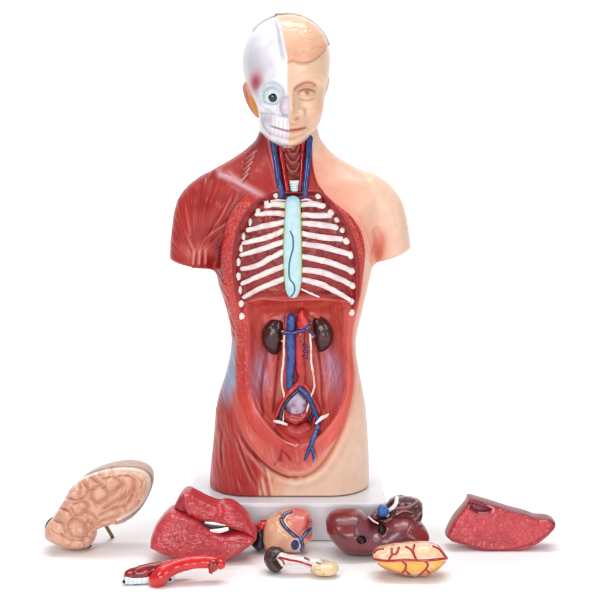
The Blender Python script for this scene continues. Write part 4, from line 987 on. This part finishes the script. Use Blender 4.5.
def h_paint(V, N):
    u, v = to_px(V, V[:, 1]); f = smooth(-.1, .2, -N[:, 1]); P = Paint(len(V), (228, 166, 130)); P.mix((238, 190, 160), .6*smooth(.45, .7, vnoise(V, 7, 3)))
    d0, _ = line_d(u, v, VE[0]); s = poly_sd([(281, 519), (288, 530), (301, 541), (315, 545), (320, 500), (285, 500)], u, v)
    P.mix((216, 108, 104), .8*smooth(-1, 5, s)*smooth(284, 296, u)); P.mix((196, 50, 56), .8*gauss(line_d(u, v, curve2([(308, 517), (307, 527), (304, 535), (300, 541)], 4))[0], 1.8)*f)
    P.mix((200, 70, 70), .6*gauss(line_d(u, v, curve2([(287, 520), (291, 519), (295, 516.5)], 4))[0], 1.1)*f); P.mix((190, 96, 60), .7*gauss(u-281, 3)*gauss(v-515, 2.6)*f)
    P.mix((236, 196, 130), .5*gauss(u-288, 4)*gauss(v-524, 3)*f)
    for k, c in enumerate(VE):
        d, _ = line_d(u, v, c); P.mix((28, 36, 82), f*smooth(2.3, 1.4, d)); P.mix((150, 166, 206), .75*f*smooth(.9, .3, d)*smooth(.25, .6, vnoise(V, 6, 3)))
    q = np.hypot((u-295)/1, (v-545)/1.25); P.mix((214, 206, 226), f*smooth(6.2, 5.4, q)*(u > 294)); P.mix((20, 30, 92), f*smooth(4.3, 3.6, q))
    q2 = line_d(u, v, curve2([(301, 542), (303.5, 546), (301.5, 550)], 4))[0]; P.mix((44, 46, 100), f*smooth(2.2, 1.3, q2)); return P
inflate('heart_muscle', hp, hY, 20, 20, 19, h_paint, GLOSS, heart, disp=h_disp, h=.7)
NAVY = mat('navy_paint', (20, 26, 50), rough=.25, bump=.08, coat=.5, var=.08); 
inflate('vein_stump', [(256, 527), (262, 526), (266, 533), (266, 548), (258, 551), (251, 544.5), (255, 536)], hY, 9, 9, 8, lambda V, N: np.array([24., 30, 56]), NAVY, heart, h=.8)
inflate('artery_stump', [(255, 529), (256, 524), (261, 520), (268, 519.5), (266, 530), (258, 531)], hY+1, 8, 8, 7, lambda V, N: np.array([190., 20, 40]), GLOSS, heart, h=.8)

# spleen with pancreas and duodenum
sY = oy(577.5)
spl = thing('spleen_and_pancreas', 'brown crescent spleen on a white red-lined stalk ending in a beige lobe', 'organ model', at(300, 577, sY))
sp_ = curve2([(274, 547), (268, 549), (264.5, 556), (265, 563), (270, 569), (276.5, 571.8), (281, 569), (283, 566), (279.5, 563.5), (276, 559), (277.5, 555.5), (282.5, 554), (285, 551), (280, 547.5)], 3)
# its top leans on nothing: lowest point rests on the floor
k2 = (D+oy(572))/D
inflate('spleen', sp_, oy(572), 9, 9, 6.5, lambda V, N: Paint(len(V), (74, 44, 44)).mix((50, 24, 30), smooth(.45, .65, vnoise(V, 4, 2))).c, mat('spleen_paint', rough=.4, bump=.3, bscale=500, coat=.3, var=.1), spl, disp=lambda V, N: 1.0*(vnoise(V, 3, 3)-.5), h=.7)
def stalk(V, N):
    u, v = to_px(V, V[:, 1]); P = Paint(len(V), (238, 226, 222)); P.mix((226, 190, 180), .5*smooth(.5, .7, vnoise(V, 4, 3)))
    P.mix((168, 26, 50), smooth(1.4, .8, line_d(u, v, curve2([(280, 557.5), (290, 560), (300, 562), (311, 565.5)], 4))[0]))
    P.mix((120, 20, 40), .8*smooth(1.2, .6, line_d(u, v, curve2([(279, 558), (283, 561), (284, 564)], 4))[0]))
    P.mix((80, 50, 40), .8*smooth(1.5, .8, line_d(u, v, [(305, 558), (309, 560)])[0])); P.mix((90, 60, 40), .8*smooth(1.3, .7, line_d(u, v, [(317, 562.5), (321, 564)])[0])); return P
inflate('pancreas', curve2([(277, 556), (281, 552.5), (290, 555), (304, 556.5), (314, 558), (324, 561), (326, 565), (316, 567.5), (309, 567), (296, 564), (286, 565), (282, 566.5), (278, 561)], 3), sY+6, 6, 6, 5, stalk, GLOSS, spl, h=.6, disp=lambda V, N: .7*(vnoise(V, 3, 3)-.5))
def duo(V, N):
    u, v = to_px(V, V[:, 1]); P = Paint(len(V), (232, 200, 156)); P.mix((240, 218, 186), .7*smooth(.45, .7, vnoise(V, 5, 3))); P.mix((196, 158, 112), .6*smooth(.4, .2, vnoise(V, 4, 5))); return P
inflate('duodenum', curve2([(311, 566), (318, 563.5), (326, 562), (333, 562.5), (338, 566), (338.5, 570), (334, 574), (326, 575.5), (317, 574), (310, 571.5)], 3), sY+3, 9, 8, 7, duo, GLOSS, spl, h=.6, disp=lambda V, N: .8*(vnoise(V, 4, 3)-.5))
tube('bile_duct', [at(321, 558.5, sY+4), at(328, 560, sY+5), at(334, 563, sY+4), at(338, 567, sY+2)], (1.0, 1.3, 1.3, 1.0), (206, 196, 176), GLOSS, spl)

# liver
vY = oy(553)
liver = thing('liver', 'purple-brown liver with two black peg holes and a dark upper lobe', 'organ model', at(377, 552, vY))
lp = curve2([(325.5, 521), (328.5, 515), (334, 511.5), (342, 509.5), (352, 509), (360, 510.5), (366, 515), (372, 521), (377.5, 524.5), (384, 520.5), (394, 515.5), (404, 514), (414, 517), (423, 524), (428.5, 533), (428.5, 539), (420, 543), (408, 546), (392, 549.5), (374, 552), (362, 553), (350, 552), (341, 548.5), (332, 540), (326.5, 530)], 3)
HOLE = [(362, 540, 4.8, 4.2), (382, 529.5, 3.7, 4.8)]
def lv_disp(V, N):
    u, v = to_px(V, V[:, 1]); f = smooth(0, .4, -N[:, 1]); h = .5*(vnoise(V, 7, 3)-.5)
    for a, b, c, d in HOLE:
        q = np.hypot((u-a)/c, (v-b)/d); h += -3.5*f*smooth(1.05, .85, q)+.4*f*gauss(q-1.3, .2)
    h += f*(-1.8*gauss(line_d(u, v, curve2([(377.5, 520), (374, 530), (370, 540)], 4))[0], 7))
    for k in range(5): h += f*.7*gauss(line_d(u, v, [(408+3*k, 533-2*k), (417+2.2*k, 518+2*k)])[0], .9)
    return h
def lv_paint(V, N):
    u, v = to_px(V, V[:, 1]); f = smooth(0, .3, -N[:, 1]); P = Paint(len(V), (118, 44, 46)); P.mix((132, 34, 34), .7*smooth(.4, .6, fbm(V, 16, 3))); P.mix((124, 88, 110), .6*f*gauss(u-362-.9*(v-528), 12)*smooth(512, 524, v)); P.mix((120, 86, 110), .55*f*gauss(u-395, 13)*gauss(v-536, 10))  # lilac highlights across the middle are painted into the liver colour
    P.mix((90, 40, 48), .5*smooth(.55, .75, vnoise(V, 5, 8)))
    for a, b, c, d in HOLE:
        q = np.hypot((u-a)/c, (v-b)/d); P.mix((12, 6, 8), f*smooth(1.08, .98, q))  # peg holes are shallow dents, their inner darkness painted black
    P.mix((150, 34, 38), .6*gauss(u-424, 8)*gauss(v-533, 9)); return P
LIV = mat('liver_paint', rough=.27, bump=.14, bscale=300, coat=.4, var=.07)
inflate('liver_lobe', lp, vY, 24, 22, 19, lv_paint, LIV, liver, disp=lv_disp, h=.8)
blp = curve2([(370, 515), (376, 511.5), (382, 510), (387, 503.5), (394, 498), (402, 496.5), (410, 497.5), (418, 500), (422.5, 503.5), (423, 512), (421, 521), (418, 530), (400, 530), (380, 524)], 3)
RIDGE = [curve2([(386, 511), (396, 508.5), (408, 507), (417, 502.5)], 4), curve2([(421, 512), (416, 519), (412, 522)], 4), curve2([(396, 515), (404, 511), (412, 512.5)], 4)]
def bl_paint(V, N):
    u, v = to_px(V, V[:, 1]); P = Paint(len(V), (70, 22, 26)); P.mix((110, 46, 46), .7*smooth(.45, .65, vnoise(V, 5, 3)))
    for c in RIDGE: P.mix((206, 140, 140), .7*gauss(line_d(u, v, c)[0], .9))
    P.mix((24, 10, 12), .9*smooth(-2, 1, poly_sd([(383, 512), (388, 504), (394, 500), (390, 510)], u, v)))
    P.mix((240, 236, 238), smooth(2.3, 1.5, line_d(u, v, curve2([(397, 498), (395, 505), (388, 511), (383, 513)], 4))[0])*(u > 385)); return P
inflate('upper_lobe', blp, vY+8, 14, 16, 9, bl_paint, LIV, liver, h=.8, disp=lambda V, N: 1.3*(vnoise(V, 5, 3)-.5)+sum(1.0*gauss(line_d(*to_px(V, V[:, 1]), c)[0], 1.1) for c in RIDGE))
V, Q, _ = sphere_geo(at(382.8, 511, vY-5), (5.6, 5.4, 5.6), 24, 16); V += (np.stack([vnoise(V, 3, s) for s in (1, 2, 3)], 1)-.5)*1.2
mesh_obj('portal_vein_stump', V, Q, None, mat('blue_paint', (44, 96, 168), rough=.28, bump=.2, bscale=500, coat=.4, var=.12), liver)
V, Q, _ = sphere_geo(at(375, 517, vY-3), (4.5, 4, 3.0), 20, 12); mesh_obj('duct_stump', V, Q, np.array([84., 34, 34]), LIV, liver)
tube('bile_duct', [at(369, 517, vY-6), at(373, 520.8, vY-8), at(378, 523.4, vY-9)], (.9, 1.1, .9), (226, 206, 206), GLOSS, liver)
V, Q, _ = sphere_geo(at(387.3, 515, vY-6), (2.2, 2.4, 2.0), 16, 10); mesh_obj('artery_stump', V, Q, np.array([206., 150, 190]), GLOSS, liver)

# oval heart slice
oY = oy(575.5)
ov = thing('heart_wall_half', 'flattened oval organ piece, peach above and yellow below, with branching red vessels', 'organ model', at(410, 575, oY))
op = curve2([(372, 557), (372.8, 551.5), (377, 547.8), (386, 545.5), (398, 543.7), (412, 542.5), (426, 541.8), (435, 543.5), (442, 548), (446.5, 555), (446.5, 560.5), (441, 566), (433, 571.5), (422, 575), (410, 575.2), (396, 572), (384, 567.8), (376, 562.5)], 3)
RV = [curve2([(373, 559.5), (388, 560.8), (404, 560), (424, 560.3), (446.5, 558.5)], 4), curve2([(374, 553), (377, 550), (383, 549)], 3), curve2([(392, 548.5), (392, 553), (396, 554), (399, 547.5)], 3), curve2([(393, 554), (390.5, 557), (389, 560)], 3),
      curve2([(406, 546.5), (411, 549.5), (414, 555), (416.5, 560)], 3), curve2([(414.5, 545), (413, 550), (414, 554)], 3), curve2([(433, 546), (439, 549), (443, 554), (446, 557)], 3), curve2([(402, 561), (406, 565), (405.5, 570), (410, 574.5)], 3), curve2([(405.5, 569), (402, 573)], 3),
      curve2([(425, 561), (428, 565), (425, 570), (419, 575)], 3), curve2([(426, 569.5), (430, 573)], 3)]
def rvd(V):
    u, v = to_px(V, V[:, 1]); d = np.full(len(V), 99.)
    for k, c in enumerate(RV): d = np.minimum(d, line_d(u, v, c)[0]-(.35 if k == 0 else 0))
    return u, v, d
def ov_p(V, N):
    u, v, d = rvd(V); P = Paint(len(V), (236, 200, 162)); P.mix((232, 176, 140), .5*smooth(.5, .75, vnoise(V, 6, 3)))
    y = smooth(559.5, 561, v)*smooth(4, 0, 0*u); P.mix((240, 178, 66), .9*y*smooth(-.1, .15, vnoise(V, 9, 4)-.28)); P.mix((238, 190, 130), .6*y*gauss(u-393, 7)*gauss(v-571, 4))
    P.mix((170, 20, 30), smooth(1.25, .8, d)*smooth(.3, 0., N[:, 1])); d2, _ = line_d(u, v, op+[op[0]]); P.mix((150, 40, 36), .3*smooth(2, .5, d2)); return P
def ov_d(V, N):
    u, v, d = rvd(V); return .8*gauss(d, 1.1)-.6*gauss(d-2.6, 1.2)+.9*(vnoise(V, 7, 3)-.5)
inflate('heart_wall', op, oY, 16, 15, 14, ov_p, GLOSS, ov, disp=ov_d, h=.65)
